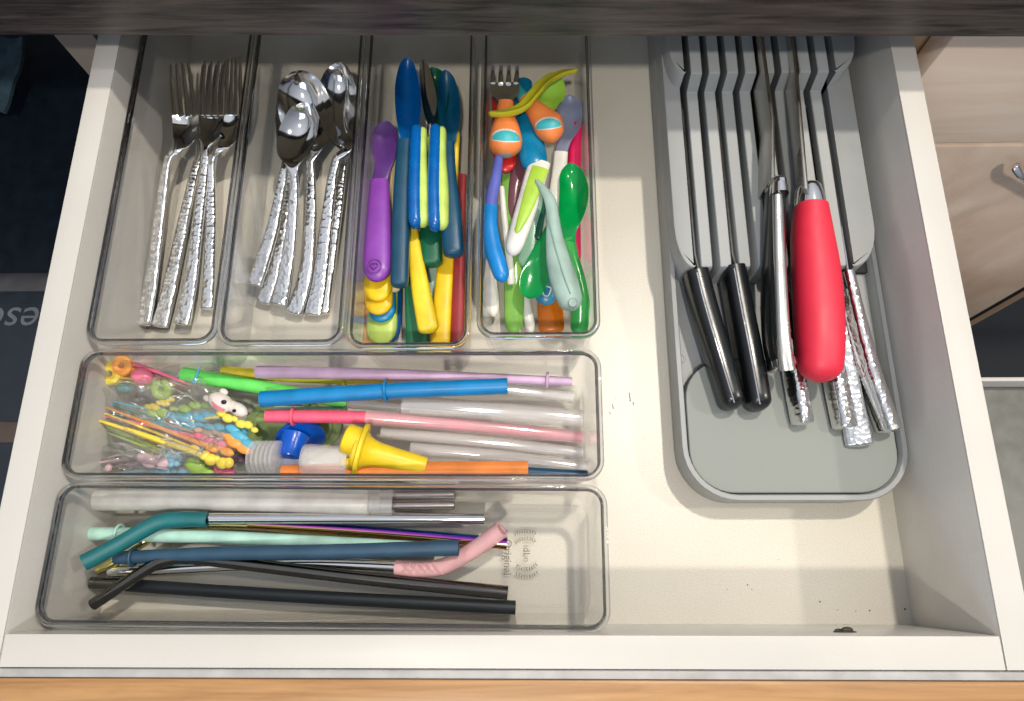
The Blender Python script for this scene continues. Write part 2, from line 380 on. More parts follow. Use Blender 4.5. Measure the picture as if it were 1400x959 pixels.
# cabinet carcass right of the drawer
cab = T('base_cabinet', 'pale wood base cabinet beside the open drawer, with drawer front and door', 'cabinet', (450, 345, -400))
p1 = UY(1310, 50, 345); p2 = UY(1255, 100, 345); xl = (p1.x + p2.x) / 2 + 1
zb = UY(1340, 196, 345).z; xr = (UY(1325, 440, 345).x + UY(1400, 390, 345).x) / 2
m = M(); m.bbox(xl, 345, zb, xr, 364, 115.5, 2.0); part(cab, 'drawer_front', m, PINKWOOD)
m = M(); m.bbox(xl, 345, -640, xr, 364, zb - 4.5, 2.0); dd = part(cab, 'door', m, PINKDOOR)
m = M(); m.box(264, 367, -700, xr + 60, 382, 116); part(cab, 'face_frame', m, wood('frame_birch', (196, 160, 126), (220, 186, 150), (30, 30, 4), .4))
hp = [UY(*q, 325) for q in ((1389, 234), (1396, 240), (1412, 250), (1450, 272))]
m = ribbon([(q.x, q.y + (6 if i == 0 else 0), 4.2, q.z, 5) for i, q in enumerate(hp)], mm=True, r0=3, r1=2, n=14)
pe = hp[3]; m.box(pe.x - 6, 324, pe.z - 5, pe.x + 4, 346, pe.z + 3); part(cab, 'handle', m, STEEL, dd)
m = M(); m.box(xr + 6, 358, -700, xr + 30, 366, 116); part(cab, 'gap_shade_strip', m, GAP_SHADE)  # solid dark strip in place of the shade beside the door
# grey open drawer below on that side
zt = -190
q1 = U(1330, 516, zt); m = M(); m.bbox(q1.x - 20, q1.y - 420, zt - 80, q1.x + 420, q1.y - 4, zt - 20, 3)
lo = T('lower_panel', 'grey panel with a pale top edge below the drawer on the wood cabinet side', 'panel', (q1.x + 100, q1.y - 200, zt - 80))
part(lo, 'panel_face', m, plastic('grey_lower', (118, 118, 112), .4))
m = M(); m.bbox(q1.x - 20, q1.y - 4, zt - 60, q1.x + 420, q1.y, zt, .8); part(lo, 'pale_edge', m, WHITE_RAIL)
# left side: dark appliance panel and cloth
zt = -150
ap = T('appliance_panel', 'dark navy panel left of the drawer with a grey strip and faint grey lettering', 'panel', (-480, 200, zt - 30))
m = M(); m.bbox(-900, -300, zt - 30, -330, 600, zt, 3); part(ap, 'dark_face', m, NAVY)
a, b = U(0, 375, zt), U(50, 400, zt); m = M(); m.bbox(-899, b.y, zt - 2, -332, a.y, zt + 3, 1); part(ap, 'grey_strip', m, plastic('strip_grey', (66, 66, 70), .4))
a, b = U(0, 577, zt), U(20, 606, zt); m = M(); m.bbox(-899, b.y, zt - 2, -332, a.y, zt + 2, 1); part(ap, 'brown_strip', m, plastic('strip_brown', (78, 62, 54), .5))
p = U(26, 437, zt)
tx = text_obj('esel', 38, plastic('letter_grey', (98, 106, 114), .5, bump=0), ap, ORG[ap.name], (p.x - 9, p.y, zt + .3), (0, 0, math.pi), .18, .2)
m = M(); a = U(4, 95, -100)
pts = []
for i in range(9):
    row = []
    for j in range(9):
        u = -40 + 72 * i / 8 - 28 * (j / 8) ** 2 * i / 8; v = 52 + 100 * j / 8
        q = U(u, v, -120); q.z += 6 * noise.noise(Vector((i * .7, j * .7, 3)))
        row.append(q)
    pts.append(row)
top = [q for r in pts for q in r]; bot = [q - Vector((0, 0, 4)) for q in top]
fs = [(i * 9 + j, i * 9 + j + 1, (i + 1) * 9 + j + 1, (i + 1) * 9 + j) for i in range(8) for j in range(8)]
fs2 = [tuple(81 + x for x in f[::-1]) for f in fs]
ed = [i for i in range(9)] + [i * 9 + 8 for i in range(1, 9)] + [72 + i for i in range(7, -1, -1)] + [i * 9 for i in range(7, 0, -1)]
fe = [(ed[i], ed[(i + 1) % len(ed)], 81 + ed[(i + 1) % len(ed)], 81 + ed[i]) for i in range(len(ed))]
m.add(top + bot, fs + fs2 + fe)
single('cloth', m, plastic('teal_cloth', (66, 92, 104), .9, bump=.6, scale=300, wear=.2), 'pale teal mottled cloth in the dark corner beside the countertop', 'cloth')
m = M(); m.box(-289, 362, -500, -264, 378, 116)
single('cabinet_stile', m, wood('stile_grey', (128, 116, 104), (150, 138, 124), (30, 30, 4), .5), 'grey brown cabinet stile under the countertop beside the drawer side', 'cabinet frame')
m = M(); m.box(-2500, -2500, -730, 2500, 1400, -700)
tag(mesh_obj('floor', m, plastic('kitchen_floor', (44, 46, 48), .5), (0, 0, -730)), 'dark kitchen floor far below the drawer', None, kind='structure')
m = M(); m.box(-264, 384.5 + 100, -500, 264, 500, 116)
tag(mesh_obj('wall', m, plastic('carcass_back', (150, 140, 128), .6), (0, 490, 0)), None, None, kind='structure')

# ================================================================== CLEAR BINS
BZ = 64.6
def bin_(x0, y0, L, D, yaw, label, along):
    root = T('clear_bin', label, 'bin', (x0, y0, 0), 'clear acrylic bins in the drawer')
    cs, sn = math.cos(yaw), math.sin(yaw)
    def tf(ring): return [(x0 + cs * a - sn * b, y0 + sn * a + cs * b, z) for a, b, z in ring]
    def R(d, z, r): return tf(rr(d, d, L - d, D - d, r, z, 6))
    ti, tw = 4.5, 2.0
    w = M()
    w.loft([R(ti + 1.2, .6, 8), R(ti, 2, 9), R(1.2, BZ - 2.4, 10), R(1.2 + tw, BZ - 2.4, 9), R(ti + tw, 5, 7.5), R(ti + tw + 2, 3.2, 6)])
    part(root, 'wall', w, ACRYL)
    rg = M(); P = [(-.2, BZ - 2.6)] + [(.95 - 1.15 * math.cos(t), BZ - 1.15 + 1.15 * math.sin(t)) for t in [i * math.pi / 7 for i in range(8)]] + [(2.1, BZ - 2.6)]
    rg.loft([R(d, z, 11 - d) for d, z in P], loop=True); rm = part(root, 'rim', rg, RIM)
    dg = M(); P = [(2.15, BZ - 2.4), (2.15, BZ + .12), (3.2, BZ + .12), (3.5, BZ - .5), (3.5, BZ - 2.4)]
    dg.loft([R(d, z, 11 - d) for d, z in P], loop=True); part(root, 'rim_edge_shade', dg, EDGE, rm)  # added inner ring, tinted dark to imitate refraction in the wall edge
    br = M(); P = [(ti + tw + 3.2, 3.0), (ti + tw + 3.2, 4.4), (ti + tw + 4.6, 4.4), (ti + tw + 4.6, 3.0)]
    br.loft([R(d, z, 7) for d, z in P], loop=True); part(root, 'base_ridge', br, ACRYL)
    return root
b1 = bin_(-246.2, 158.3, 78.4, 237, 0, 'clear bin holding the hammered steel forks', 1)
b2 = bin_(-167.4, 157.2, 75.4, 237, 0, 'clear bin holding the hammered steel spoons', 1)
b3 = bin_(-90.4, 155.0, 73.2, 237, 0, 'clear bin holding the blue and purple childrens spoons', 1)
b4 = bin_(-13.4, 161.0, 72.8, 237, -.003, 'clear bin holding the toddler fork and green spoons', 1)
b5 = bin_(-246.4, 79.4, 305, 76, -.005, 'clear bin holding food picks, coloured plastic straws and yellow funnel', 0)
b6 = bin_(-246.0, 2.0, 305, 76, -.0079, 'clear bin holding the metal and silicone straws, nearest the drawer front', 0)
# moulded mark on the base of the front bin
lg = M()
cx0 = U(719, 757, 5)
def wreath(cx, cy2, r, a0, a1, flip):
    k = 9
    for i in range(k):
        a = math.radians(a0 + (a1 - a0) * i / (k - 1))
        p = Vector((cx + r * math.cos(a), cy2 + r * math.sin(a), 5))
        for s in (-1, 1):
            d = Vector((-math.sin(a), math.cos(a), 0)) * flip + Vector((math.cos(a), math.sin(a), 0)) * s * .8
            d.normalize(); o = Vector((-d.y, d.x, 0))
            lg.loft([[p - o * .1, p + d * .6 + o * .42, p + d * 1.7 + o * .1, p + d * 1.7 - o * .1, p + d * .6 - o * .42], [q + Vector((0, 0, .25)) for q in (p - o * .1, p + d * .6 + o * .42, p + d * 1.7 + o * .1, p + d * 1.7 - o * .1, p + d * .6 - o * .42)]])
wreath(cx0.x, cx0.y, 13.2, 62, 118, 1); wreath(cx0.x, cx0.y, 13.2, 242, 298, 1)
wreath(cx0.x, cx0.y, 9.0, 50, 130, 1); wreath(cx0.x, cx0.y, 9.0, 230, 310, 1)
lgm = clear_sheet('moulded_mark', (.72, .70, .66), .2, haze=.14, hazecol=(.3, .28, .24, 1))
emb = part(b6, 'moulded_mark', lg, lgm)
text_obj('idLe', 6.0, lgm, b6, ORG[b6.name], (cx0.x + .3, cx0.y, 5.1), (0, 0, -math.pi / 2), 0, .12)
p = U(694, 762, 5); text_obj('Original', 6.6, lgm, b6, ORG[b6.name], (p.x, p.y, 5.1), (0, 0, -math.pi / 2), 0, .12)

# ================================================================== KNIFE ORGANISER
kb = T('knife_organiser', 'grey plastic knife organiser with slotted block and flat pad', 'knife block', (178, 70, 0))
TX0, TX1, TY0, TY1 = 109.5, 244.8, 70.0, 467
def R(d, z, r, x0=TX0, x1=TX1, y0=TY0, y1=TY1): return rr(x0 + d, y0 + d, x1 - d, y1 - d, r, z, 9)
m = M(); m.loft([R(2.5, .2, 30), R(1.2, 3, 31), R(0, 29, 32), R(.6, 30, 31.5), R(3.2, 30, 29), R(3.8, 29, 28.5), R(5, 20.5, 27)]); part(kb, 'tray', m, GREYP)
PX0, PX1, PY0, PY1 = TX0 + 5.2, TX1 - 5.2, TY0 + 5.0, 157
m = M()
def RP(d, z): return rr(PX0 + d, PY0 + d, PX1 - d, PY1 - d, 25 - d, z, 9)
m.loft([RP(0, 20.8), RP(0, 26.4), RP(.5, 27), ]); part(kb, 'pad', m, GREYPAD)
m = M(); m.loft([rr(PX0 - 1.1, PY0 - 1.0, PX1 + 1.1, PY1 + 1.1, 26, 20.6, 9), rr(PX0 - 1.1, PY0 - 1.0, PX1 + 1.1, PY1 + 1.1, 26, 25.6, 9)]); part(kb, 'pad_seam', m, GAP_SHADE)
m = M(); pc = U(930, 490, 21); m.loft([[(pc.x + r * math.cos(t), pc.y + r * math.sin(t), 20.8 + h) for t in [i * math.pi / 8 for i in range(16)]] for r, h in ((3.4, 0), (3.2, .6), (2.4, .6), (2.2, .1))]); part(kb, 'moulded_boss', m, GREYP)
m = M(); m.box(TX0 + 4, 218, 20.6, TX1 - 4, 460, 24); part(kb, 'slot_floor', m, GAP_SHADE)  # coloured dark for the shade deep between the slats
SL = [123.0 + 11.84 * i for i in range(9)]
SW = 4.5; FZ, RZ = 49.0, 64.5; FY, SY, BY = 211.5, 342.0, 455
def profile_slat(xa, xb):
    m = M()
    prof = [(FY + .5, 20.9), (FY, FZ - 3), (FY + .9, FZ - .9), (FY + 3, FZ), (SY - 3, FZ), (SY - 2.2, FZ + .5), (SY + 1.2, RZ - .8), (SY + 2.4, RZ), (BY, RZ), (BY, 20.9)]
    def rg(x, d):
        cyy = sum(q[0] for q in prof) / len(prof); return [(x, y + (d if y < 300 else 0), z - (d if z > 30 else 0)) for y, z in prof]
    m.loft([rg(xa, .5), rg(xa + .5, 0), rg(xb - .5, 0), rg(xb, .5)]); return m
for i in range(8):
    part(kb, 'slat', profile_slat(SL[i] + SW / 2, SL[i + 1] - SW / 2), GREYP)
def end_piece(side):
    m = M(); xi = SL[0] - SW / 2 if side < 0 else SL[8] + SW / 2; xo = TX0 + .6 if side < 0 else TX1 - 8
    def plan(y0, y1, rad, xo_, d, z):
        pts = []
        w = abs(xi - xo_)
        rx = min(rad, w)
        for i in range(9):
            a = math.pi / 2 * i / 8
            pts.append((xo_ - side * (0 + d) + (-side) * rx * (1 - math.sin(a)) if False else xo_ - side * d - side * rx * (1 - math.cos(a)), y0 + d + rad * (1 - math.sin(a)), z))
        pts = pts[::-1] if True else pts
        out = [(xi, y0 + d, z)] + pts + [(xo_ - side * d, y1, z), (xi, y1, z)]
        return out
    for (y0, y1, rad, xo_, zt) in ((FY, BY, 30, xo, FZ), (SY + 1, BY - .4, 30, xo - side * .8, RZ)):
        m.loft([plan(y0, y1, rad, xo_, 0, 20.9), plan(y0, y1, rad, xo_, 0, zt - 1.4), plan(y0, y1, rad, xo_, .4, zt - .4), plan(y0, y1, rad, xo_, 1.3, zt)])
    return m
for s in (-1, 1): part(kb, 'end_piece', end_piece(s), GREYP)

# ---- knives
def plate(pts, th, m=None, xb=None):
    """vertical blade: list of (x, y, ztop, zbottom)"""
    m = m or M(); rings = []
    for x, y, zt, zb_ in pts:
        rings.append([(x - th / 2, y, zt - .3), (x - th * .25, y, zt), (x + th * .25, y, zt), (x + th / 2, y, zt - .3), (x + th * .42, y, zb_ + (zt - zb_) * .4), (x + .05, y, zb_), (x - .05, y, zb_), (x - th * .42, y, zb_ + (zt - zb_) * .4)])
        if xb is not None: rings[-1] = [(p + (xb - x) * (zt - q2) / (zt - zb_), q1, q2) for p, q1, q2 in rings[-1]]
    return m.loft(rings)
KG = 'knives in the organiser slots'
for i, (sp, sl, lab) in enumerate((([(950, 376, 16.5, 38, 24), (961, 420, 17, 37, 24), (983, 495, 16.5, 36.5, 24), (1002, 561, 15, 36, 22)], 0, 'glossy black handled knife in the outermost slot away from the red knife'),
                                   ([(1001, 370, 15.5, 38, 24), (1011, 425, 16, 37, 24), (1025, 497, 16.5, 36.5, 24), (1037, 563, 16, 36, 22)], 2, 'glossy black handled knife in the third slot, beside the large chef knife'))):
    a = U(*sp[0][:2], 38); k = T('knife', lab, 'knife', (a.x, a.y, 27), KG)
    part(k, 'handle', ribbon(sp, r1=6, n=22, e=.58, k=8), BLACKP)
    spine = [(q[0] + 3, q[1] - 3, 1.3, q[3] + q[4] / 2 + .05, .9) for q in sp]; spine[-1] = (spine[-1][0] - 1, spine[-1][1] - 7, 1.2, spine[-1][3] - .5, .9)
    part(k, 'tang', ribbon(spine, n=8, k=6), STEEL)
    e0 = U(sp[0][0] + 6, sp[0][1] - 4, 48)
    part(k, 'blade', plate([(e0.x, e0.y - 2, 49.5, 30), (SL[sl], 222, 46, 26), (SL[sl], 330, 44, 28), (SL[sl], 345, 38, 34)], 1.6), BLADE)
# chef knife
ck = T('chef_knife', 'large black handled chef knife with a steel strap down its handle', 'knife', (172, 200, 40), KG)
part(ck, 'handle', ribbon([(1059, 262, 10, 64, 22), (1058, 330, 12, 60, 25), (1057, 400, 13, 57, 26), (1060, 460, 14, 54, 26), (1066, 497, 13, 52, 24)], n=18, e=.7, k=8), BLACKP)
part(ck, 'strap', ribbon([(1063, 268, 7, 73.5, 5), (1065, 330, 8, 71.5, 5), (1068, 400, 9, 69, 5), (1072, 470, 10, 66.5, 5), (1076, 506, 12, 62, 8)], n=14, e=.8, k=8), metal('satin_steel', (.62, .61, .58), .24))
part(ck, 'butt', ribbon([(1067, 494, 15, 52, 25), (1070, 507, 16, 51.5, 25)], n=18, e=.6, r1=2), STEEL)
part(ck, 'bolster', ribbon([(1058, 242, 8, 66, 22), (1060, 254, 10.5, 65, 24), (1062, 272, 12.5, 64.5, 24)], n=16, e=.75, k=8, r0=5), STEEL)
e0 = U(1057, 243, 76)
part(ck, 'blade', plate([(e0.x, e0.y, 76, 34), (SL[4] + .3, 300, 75, 28), (SL[4], 345, 74.5, 27), (SL[4], 430, 73, 40), (SL[4], 452, 70, 66)], 2.4), BLADE)
# red knife
rk = T('red_knife', 'large knife with a bright red rounded handle', 'knife', (190, 200, 40), KG)
part(rk, 'handle', ribbon([(1108, 284, 22, 60, 24), (1110, 320, 27, 59, 26), (1115, 370, 31, 58, 28), (1119, 430, 32.5, 57, 29), (1121, 480, 31, 56, 27), (1121, 523, 26, 54, 22)], r1=9, n=24, e=.85, k=8), plastic('red_rubber', (214, 40, 64), .48, bump=.1, scale=1800, sss=.0, wear=.02))
part(rk, 'bolster', ribbon([(1103, 250, 12, 61.5, 20), (1104, 260, 15, 61, 22), (1106, 272, 18, 60.5, 23), (1108, 287, 20, 60, 22.5)], n=20, e=.8, k=8, r0=5), STEEL)
e0 = U(1102, 252, 75)
bl = part(rk, 'blade', plate([(e0.x, e0.y - 3, 75, 20), (U(1097, 180, 75).x, 300, 75, 24), (U(1090, 100, 75).x, 345, 75, 26), (U(1086, 60, 74).x, 430, 74, 40), (U(1085, 50, 72).x, 455, 72, 66)], 2.4, xb=SL[6]), BLADE)
# etched mark on the blade face
em = M()
def on_face(y, z):
    xt = e0.x + (U(1097, 180, 75).x - e0.x) * (y - e0.y + 3) / (303 - e0.y); zb2 = 20 + 4 * (y - e0.y) / (300 - e0.y)
    return (xt + (SL[6] - xt) * (75 - z) / (75 - zb2) - 1.36, y, z)
def line(a, b, w=.45):
    a, b = Vector(a), Vector(b); d = (b - a).normalized(); o = d.cross(Vector((1, 0, 0))) * w / 2
    em.loft([[a - o, a + o, b + o, b - o], [q - Vector((.12, 0, 0)) for q in (a - o, a + o, b + o, b - o)]])
ys, ye = e0.y + 6, e0.y + 26
P_ = [(ys, 66), (ye, 73), (ye, 64), (ys, 57)]
for a, b in zip(P_, P_[1:] + P_[:1]): line(on_face(*a), on_face(*b))
for q in range(4): line(on_face(ys + 11 + q * 2.6, 62.5 + q), on_face(ys + 12.5 + q * 2.6, 68 + q), .5)
line(on_face(ys + 3, 60.5), on_face(ys + 9, 63.6), .4); line(on_face(ys + 3, 63), on_face(ys + 9, 66), .4)
part(rk, 'etched_mark', em, plastic('etch_dark', (52, 48, 42), .5, bump=0), bl)
# hammered table knives
for sp, sl, lab, e, rl in (
    ([(1066, 400, 9, 38, 14), (1080, 480, 10, 37, 14), (1090, 540, 11, 35, 14), (1098, 582, 12, 33, 13)], 5, 'hammered steel table knife whose end sticks out under the chef knife', .55, .35),
    ([(1122, 420, 10, 37, 14), (1138, 500, 12, 36, 14), (1148, 550, 13, 34, 14), (1156, 588, 14, 33, 13)], 7, 'shorter hammered steel table knife just past the red handle end', .55, .3),
    ([(1136, 400, 11, 34, 8), (1150, 470, 14, 33, 7.5), (1163, 550, 17, 31, 7), (1176, 611, 19, 30, 6)], 7, 'hammered steel table knife lying flat with its broad end lowest', .55, -.25),
    ([(1155, 374, 8, 43, 15), (1170, 440, 9.5, 40, 16), (1190, 515, 11, 37, 17), (1216, 592, 12, 34, 18)], 8, 'hammered steel table knife leaning against the drawer side', .6, .1)):
    a = U(*sp[-1][:2], 30); k = T('table_knife', lab, 'knife', (a.x, a.y, 27), 'hammered table knives in the organiser')
    part(k, 'handle', ribbon(sp, r1=2.2, n=18, e=e, k=8, roll=rl), HAMMER)
    e0 = U(sp[0][0], sp[0][1], sp[0][3])
    part(k, 'blade', plate([(e0.x, e0.y - 4, sp[0][3] + 5, sp[0][3] - 5), (SL[sl], 225, 45, 30), (SL[sl], 330, 45, 32), (SL[sl], 350, 40, 36)], 1.4), STEEL)

# ================================================================== FORKS AND SPOONS
FG, SG = 'hammered forks in their bin', 'hammered spoons in their bin'
def handle_part(root, st):
    st = [(q[0], q[1], q[2] * .9) + tuple(q[3:]) for q in st]; part(root, 'handle', ribbon(st, r1=1.6, n=16, e=.6, k=8), HAMMER)
def fork(label, hst, head, tines):
    a = U(*hst[-1][:2], 4); k = T('fork', label, 'fork', (a.x, a.y, 4), FG)
    handle_part(k, hst)
    hm = ribbon(head, n=14, e=.8, k=8); hd = part(k, 'head', hm, STEEL)
    for t in tines: part(k, 'tine', ribbon(t, r1=2.5, n=8, e=.8, k=5), STEEL, hd)
fork('steel fork at the bin side with its tines fanned to the left', [(232, 214, 6, 30, 4), (226, 240, 7, 25, 4.5), (218, 300, 9, 18, 5), (206, 390, 11, 12, 5), (194, 446, 13, 9, 4.5)],
     [(233, 213, 5, 31, 3.5), (241, 203, 8, 33, 2.6), (251, 190, 15, 33, 2.2, 2), (254, 172, 18, 32, 2, 3.5), (253, 157, 18, 35, 1.8, 3)],
     [[(238 + 9.6 * i, 160, 3.6, 33.5, 1.8), (235.5 + 9.1 * i, 125, 3.2, 37, 1.7), (233.5 + 7.8 * i, 88 - i * 1.3, 2, 44, 1.3)] for i in range(4)])
fork('steel fork lying in the middle of the bin, tines upright', [(281, 214, 6, 26, 4), (278, 245, 7, 22, 4.5), (270, 310, 9, 17, 5), (260, 390, 11, 14, 5), (248, 445, 13, 12, 4.5)],
     [(281, 214, 5, 26.5, 3.5), (281, 200, 7, 28, 2.6), (285, 186, 14, 29, 2.2, 2), (289, 172, 17, 28, 2, 2.5), (289, 156, 17, 28, 1.8, 2)],
     [[(276 + 8.8 * i, 158, 3.4, 28.5, 1.8), (277 + 8.9 * i, 122, 3.2, 32, 1.7), (280.5 + 9.4 * i, 83, 2, 38, 1.3)] for i in range(4)])
fork('steel fork stacked beneath the middle fork', [(270, 222, 6, 17, 4), (262, 255, 7, 15, 4.5), (248, 320, 9, 11, 5), (232, 395, 11, 9, 5), (218, 448, 13, 7, 4.5)],
     [(271, 221, 5, 17, 3.5), (274, 206, 7, 18, 2.6), (281, 190, 14, 19, 2.2, 2), (285, 174, 16, 18, 2, 2.5), (286, 158, 16, 18, 1.8, 2)],
     [[(274 + 8.4 * i, 160, 3.2, 18.5, 1.8), (275 + 8.6 * i, 124, 3, 22, 1.7), (278 + 9 * i, 88, 2, 28, 1.3)] for i in range(4)])
fork('steel fork on edge against the bin side next to the spoons', [(292, 212, 6, 28, 4), (288, 240, 7, 20, 5), (289, 300, 8, 14, 6), (287, 380, 9, 10, 7), (284, 424, 10, 8, 7)],
     [(292, 211, 4, 29, 3.5), (300, 202, 7, 32, 2.6), (311, 190, 12, 34, 2.2, 2), (317, 172, 13, 35, 2, 2.5), (320, 156, 13, 37, 1.8, 2)],
     [[(309 + 6.6 * i, 158, 2.8, 36 + i, 1.8), (310 + 6.3 * i, 118, 2.6, 40 + i, 1.7), (313 + 5.0 * i, 80 - i, 2, 46 + i, 1.3)] for i in range(4)])
def spoon(label, hst, head, rough=None):
    a = U(*hst[-1][:2], 4); k = T('spoon', label, 'spoon', (a.x, a.y, 4), SG)
    handle_part(k, hst); part(k, 'bowl', ribbon(head, r1=9, n=28, k=10), STEEL)
spoon('tilted steel spoon with the largest visible bowl, at the back of its bin', [(424, 220, 6, 27, 4), (425, 250, 7, 22, 4.5), (424, 310, 9, 16, 5), (417, 380, 11, 11, 5), (401, 430, 14, 9, 4.5)],
      [(424, 221, 5.5, 27.5, 3, 0), (430, 205, 9, 31, 2, 1), (428, 188, 25, 34, 1.5, 7), (420, 160, 36, 36, 1.3, 12), (412, 128, 33, 40, 1.3, 11), (407, 96, 20, 46, 1.4, 4)])
spoon('smaller steel spoon lying on top of the others, bowl towards the handles', [(402, 240, 6, 38, 4), (402, 265, 7, 32, 4.5), (398, 320, 9, 24, 5), (390, 375, 11, 18, 5), (381, 418, 12.5, 13, 4.5)],
      [(402, 241, 5.5, 38.5, 3, 0), (400, 226, 9, 41, 2, 1), (401, 208, 23, 42, 1.5, 5), (407, 182, 27, 44, 1.3, 9), (415, 160, 24, 48, 1.3, 8), (422, 141, 15, 52, 1.4, 3)])
spoon('steel spoon beside the blue spoon bin, bowl reflecting blue', [(462, 214, 6, 25, 4), (455, 240, 7, 21, 4.5), (447, 300, 9, 15, 5), (438, 380, 11, 10, 5), (428, 432, 13.5, 8, 4.5)],
      [(462, 214, 5.5, 25.5, 3, 0), (474, 202, 8, 29, 2, 1), (470, 182, 22, 32, 1.5, 6), (462, 150, 27, 35, 1.3, 11), (462, 115, 25, 40, 1.3, 10), (468, 86, 14, 47, 1.4, 4)])
spoon('steel spoon mostly hidden under the two front spoons', [(398, 238, 6, 18, 4), (394, 265, 7, 15, 4.5), (384, 330, 9, 11, 5), (372, 380, 11, 9, 5), (359, 416, 12.5, 7, 4.5)],
      [(398, 238, 5.5, 18, 3, 0), (404, 222, 8, 20, 2, 1), (407, 200, 23, 21, 1.5, 4), (407, 170, 30, 22, 1.3, 6), (405, 140, 27, 24, 1.3, 5), (404, 112, 16, 26, 1.4, 3)])
spoon('steel spoon with its handle splayed towards the forks', [(389, 232, 6, 30, 4), (384, 260, 7, 26, 4.5), (372, 315, 9, 20, 5), (358, 360, 11, 16, 5), (347, 391, 12, 13, 4.5)],
      [(389, 232, 5.5, 30, 3, 0), (393, 218, 8, 31, 2, 1), (399, 198, 20, 30, 1.5, 3), (403, 172, 26, 29, 1.3, 4), (404, 146, 24, 29, 1.3, 4), (404, 122, 14, 30, 1.4, 2)])
spoon('steel spoon whose handle runs along the bin side below the blue reflecting spoon', [(470, 220, 6, 15, 4), (466, 250, 7, 13, 4.5), (458, 310, 8.5, 10, 5), (447, 385, 10, 7, 5), (440, 430, 11.5, 6, 4.5)],
      [(470, 220, 5.5, 15, 3, 0), (474, 206, 8, 16, 2, 1), (470, 188, 18, 17, 1.5, 3), (464, 160, 24, 18, 1.3, 5), (463, 130, 22, 20, 1.3, 5), (466, 104, 12, 22, 1.4, 2)])

# ================================================================== CHILDREN'S CUTLERY BIN
def utensil(name, label, cat, parts, group='childrens cutlery'):
    """parts: (part name, ribbon rows, kwargs, material)"""
    q = parts[0][1]; a = U(*q[0][:2], q[0][3]); zmin = min(r[3] - (r[4] if len(r) > 4 else 4) / 2 for p in parts for r in p[1])
    if len(parts) == 1:
        return tag(mesh_obj(name, ribbon(parts[0][1], **parts[0][2]), parts[0][3], (a.x, a.y, zmin)), label, cat, group)
    k = T(name, label, cat, (a.x, a.y, zmin), group)
    for pn, rows, kw, mt in parts: part(k, pn, ribbon(rows, **kw), mt)
    return k
PUR = plastic('purple', (142, 70, 176), .34); PURH = plastic('purple_clear', (104, 62, 140), .3, trans=.25)
pk = utensil('purple_spoon', 'purple childs spoon with a heart mark on its rounded handle end', 'spoon', [
    ('bowl', [(519, 250, 12, 42, 3), (524, 228, 12, 43, 2.5, .5), (526, 205, 17, 43, 1.6, 3), (526, 185, 16.5, 43, 1.6, 3), (526, 165, 10, 44, 1.8, 1)], dict(r1=6, n=22), PURH),
    ('handle', [(519, 247, 12.5, 42, 6), (518, 280, 15.5, 42, 9), (517, 320, 18, 42, 10), (516, 360, 19.5, 42, 10), (515, 386, 18, 42, 9)], dict(r1=10, n=22, e=.8), PUR)])
hc = U(511, 364, 47.3); m = ring_torus(0, 0, 0, 4.6, .35, (0, 0, 1), mmc=hc)
hp_ = []
for i in range(25):
    t = 2 * math.pi * i / 24; hp_.append((hc.x + .15 * 16 * math.sin(t) ** 3, hc.y + .15 * (13 * math.cos(t) - 5 * math.cos(2 * t) - 2 * math.cos(3 * t) - math.cos(4 * t)), .32, hc.z + .1, .8))
ribbon(hp_, mm=True, n=6, k=2, m=m); part(pk, 'heart_mark', m, plastic('purple_mark', (112, 48, 146), .4))
BLU = plastic('deep_blue', (0, 78, 142), .25); TBL = plastic('teal_blue', (10, 70, 98), .42, bump=.25); NVT = plastic('navy_teal', (4, 72, 104), .36, bump=.2)
utensil('blue_spoon', 'long blue spoon with a deep pointed bowl and slim teal handle', 'spoon', [
    ('bowl', [(553, 200, 8, 50, 5), (557, 182, 12.5, 52, 2.4, 3), (558, 150, 17.5, 53, 1.8, 9), (557, 115, 16.5, 54, 1.8, 9), (557, 79, 8, 55, 2, 3)], dict(r1=8, n=26, roll=-.3), BLU),
    ('handle', [(553, 192, 9, 50, 6), (550, 250, 11, 48, 9), (548, 320, 12, 46, 10), (546, 394, 12, 44, 9)], dict(r1=3, n=18, e=.6), TBL)])
GRN = plastic('dark_green', (0, 96, 66), .4); GRC = plastic('green_clear', (0, 92, 60), .25, trans=.3)
utensil('green_spoon', 'dark green spoon between the two blue spoons', 'spoon', [
    ('bowl', [(592, 176, 8, 40, 3), (596, 155, 14, 42, 1.8, 3), (597, 130, 16.5, 43, 1.6, 7), (594, 105, 14, 44, 1.6, 6), (590, 92, 7, 45, 1.8, 1)], dict(r1=6, n=24), GRC),
    ('handle', [(592, 174, 7, 40, 5), (590, 240, 10, 36, 8), (589, 310, 14, 32, 10), (590, 366, 15, 30, 11)], dict(r1=4, n=16, e=.55), GRN)])
utensil('metal_spoon', 'small steel spoon standing on edge beside the green bowl', 'spoon', [
    ('bowl', [(588, 172, 6, 46, 2.5, .5), (588, 150, 12, 48, 1.5, 3), (585, 120, 13, 50, 1.4, 4), (579, 82, 7, 52, 1.6, 1)], dict(r1=6, n=24, roll=-.75), STEEL),
    ('handle', [(588, 170, 4, 46, 2.5), (586, 240, 5, 38, 3), (585, 300, 6, 34, 3)], dict(r1=2, n=12), STEEL)])
utensil('navy_spoon', 'navy teal spoon nearest the green toddler bin', 'spoon', [
    ('bowl', [(612, 200, 8, 46, 4), (614, 178, 12, 47, 2, 3), (614, 150, 15.5, 48, 1.7, 8), (612, 122, 14.5, 49, 1.7, 8), (609, 96, 8, 50, 1.9, 3)], dict(r1=7, n=24, roll=-.25), NVT),
    ('handle', [(612, 196, 9, 46, 6), (613, 240, 11, 45, 9), (617, 300, 14.5, 44, 11), (621, 353, 15, 42, 11)], dict(r1=5, n=18, e=.65), NVT)])
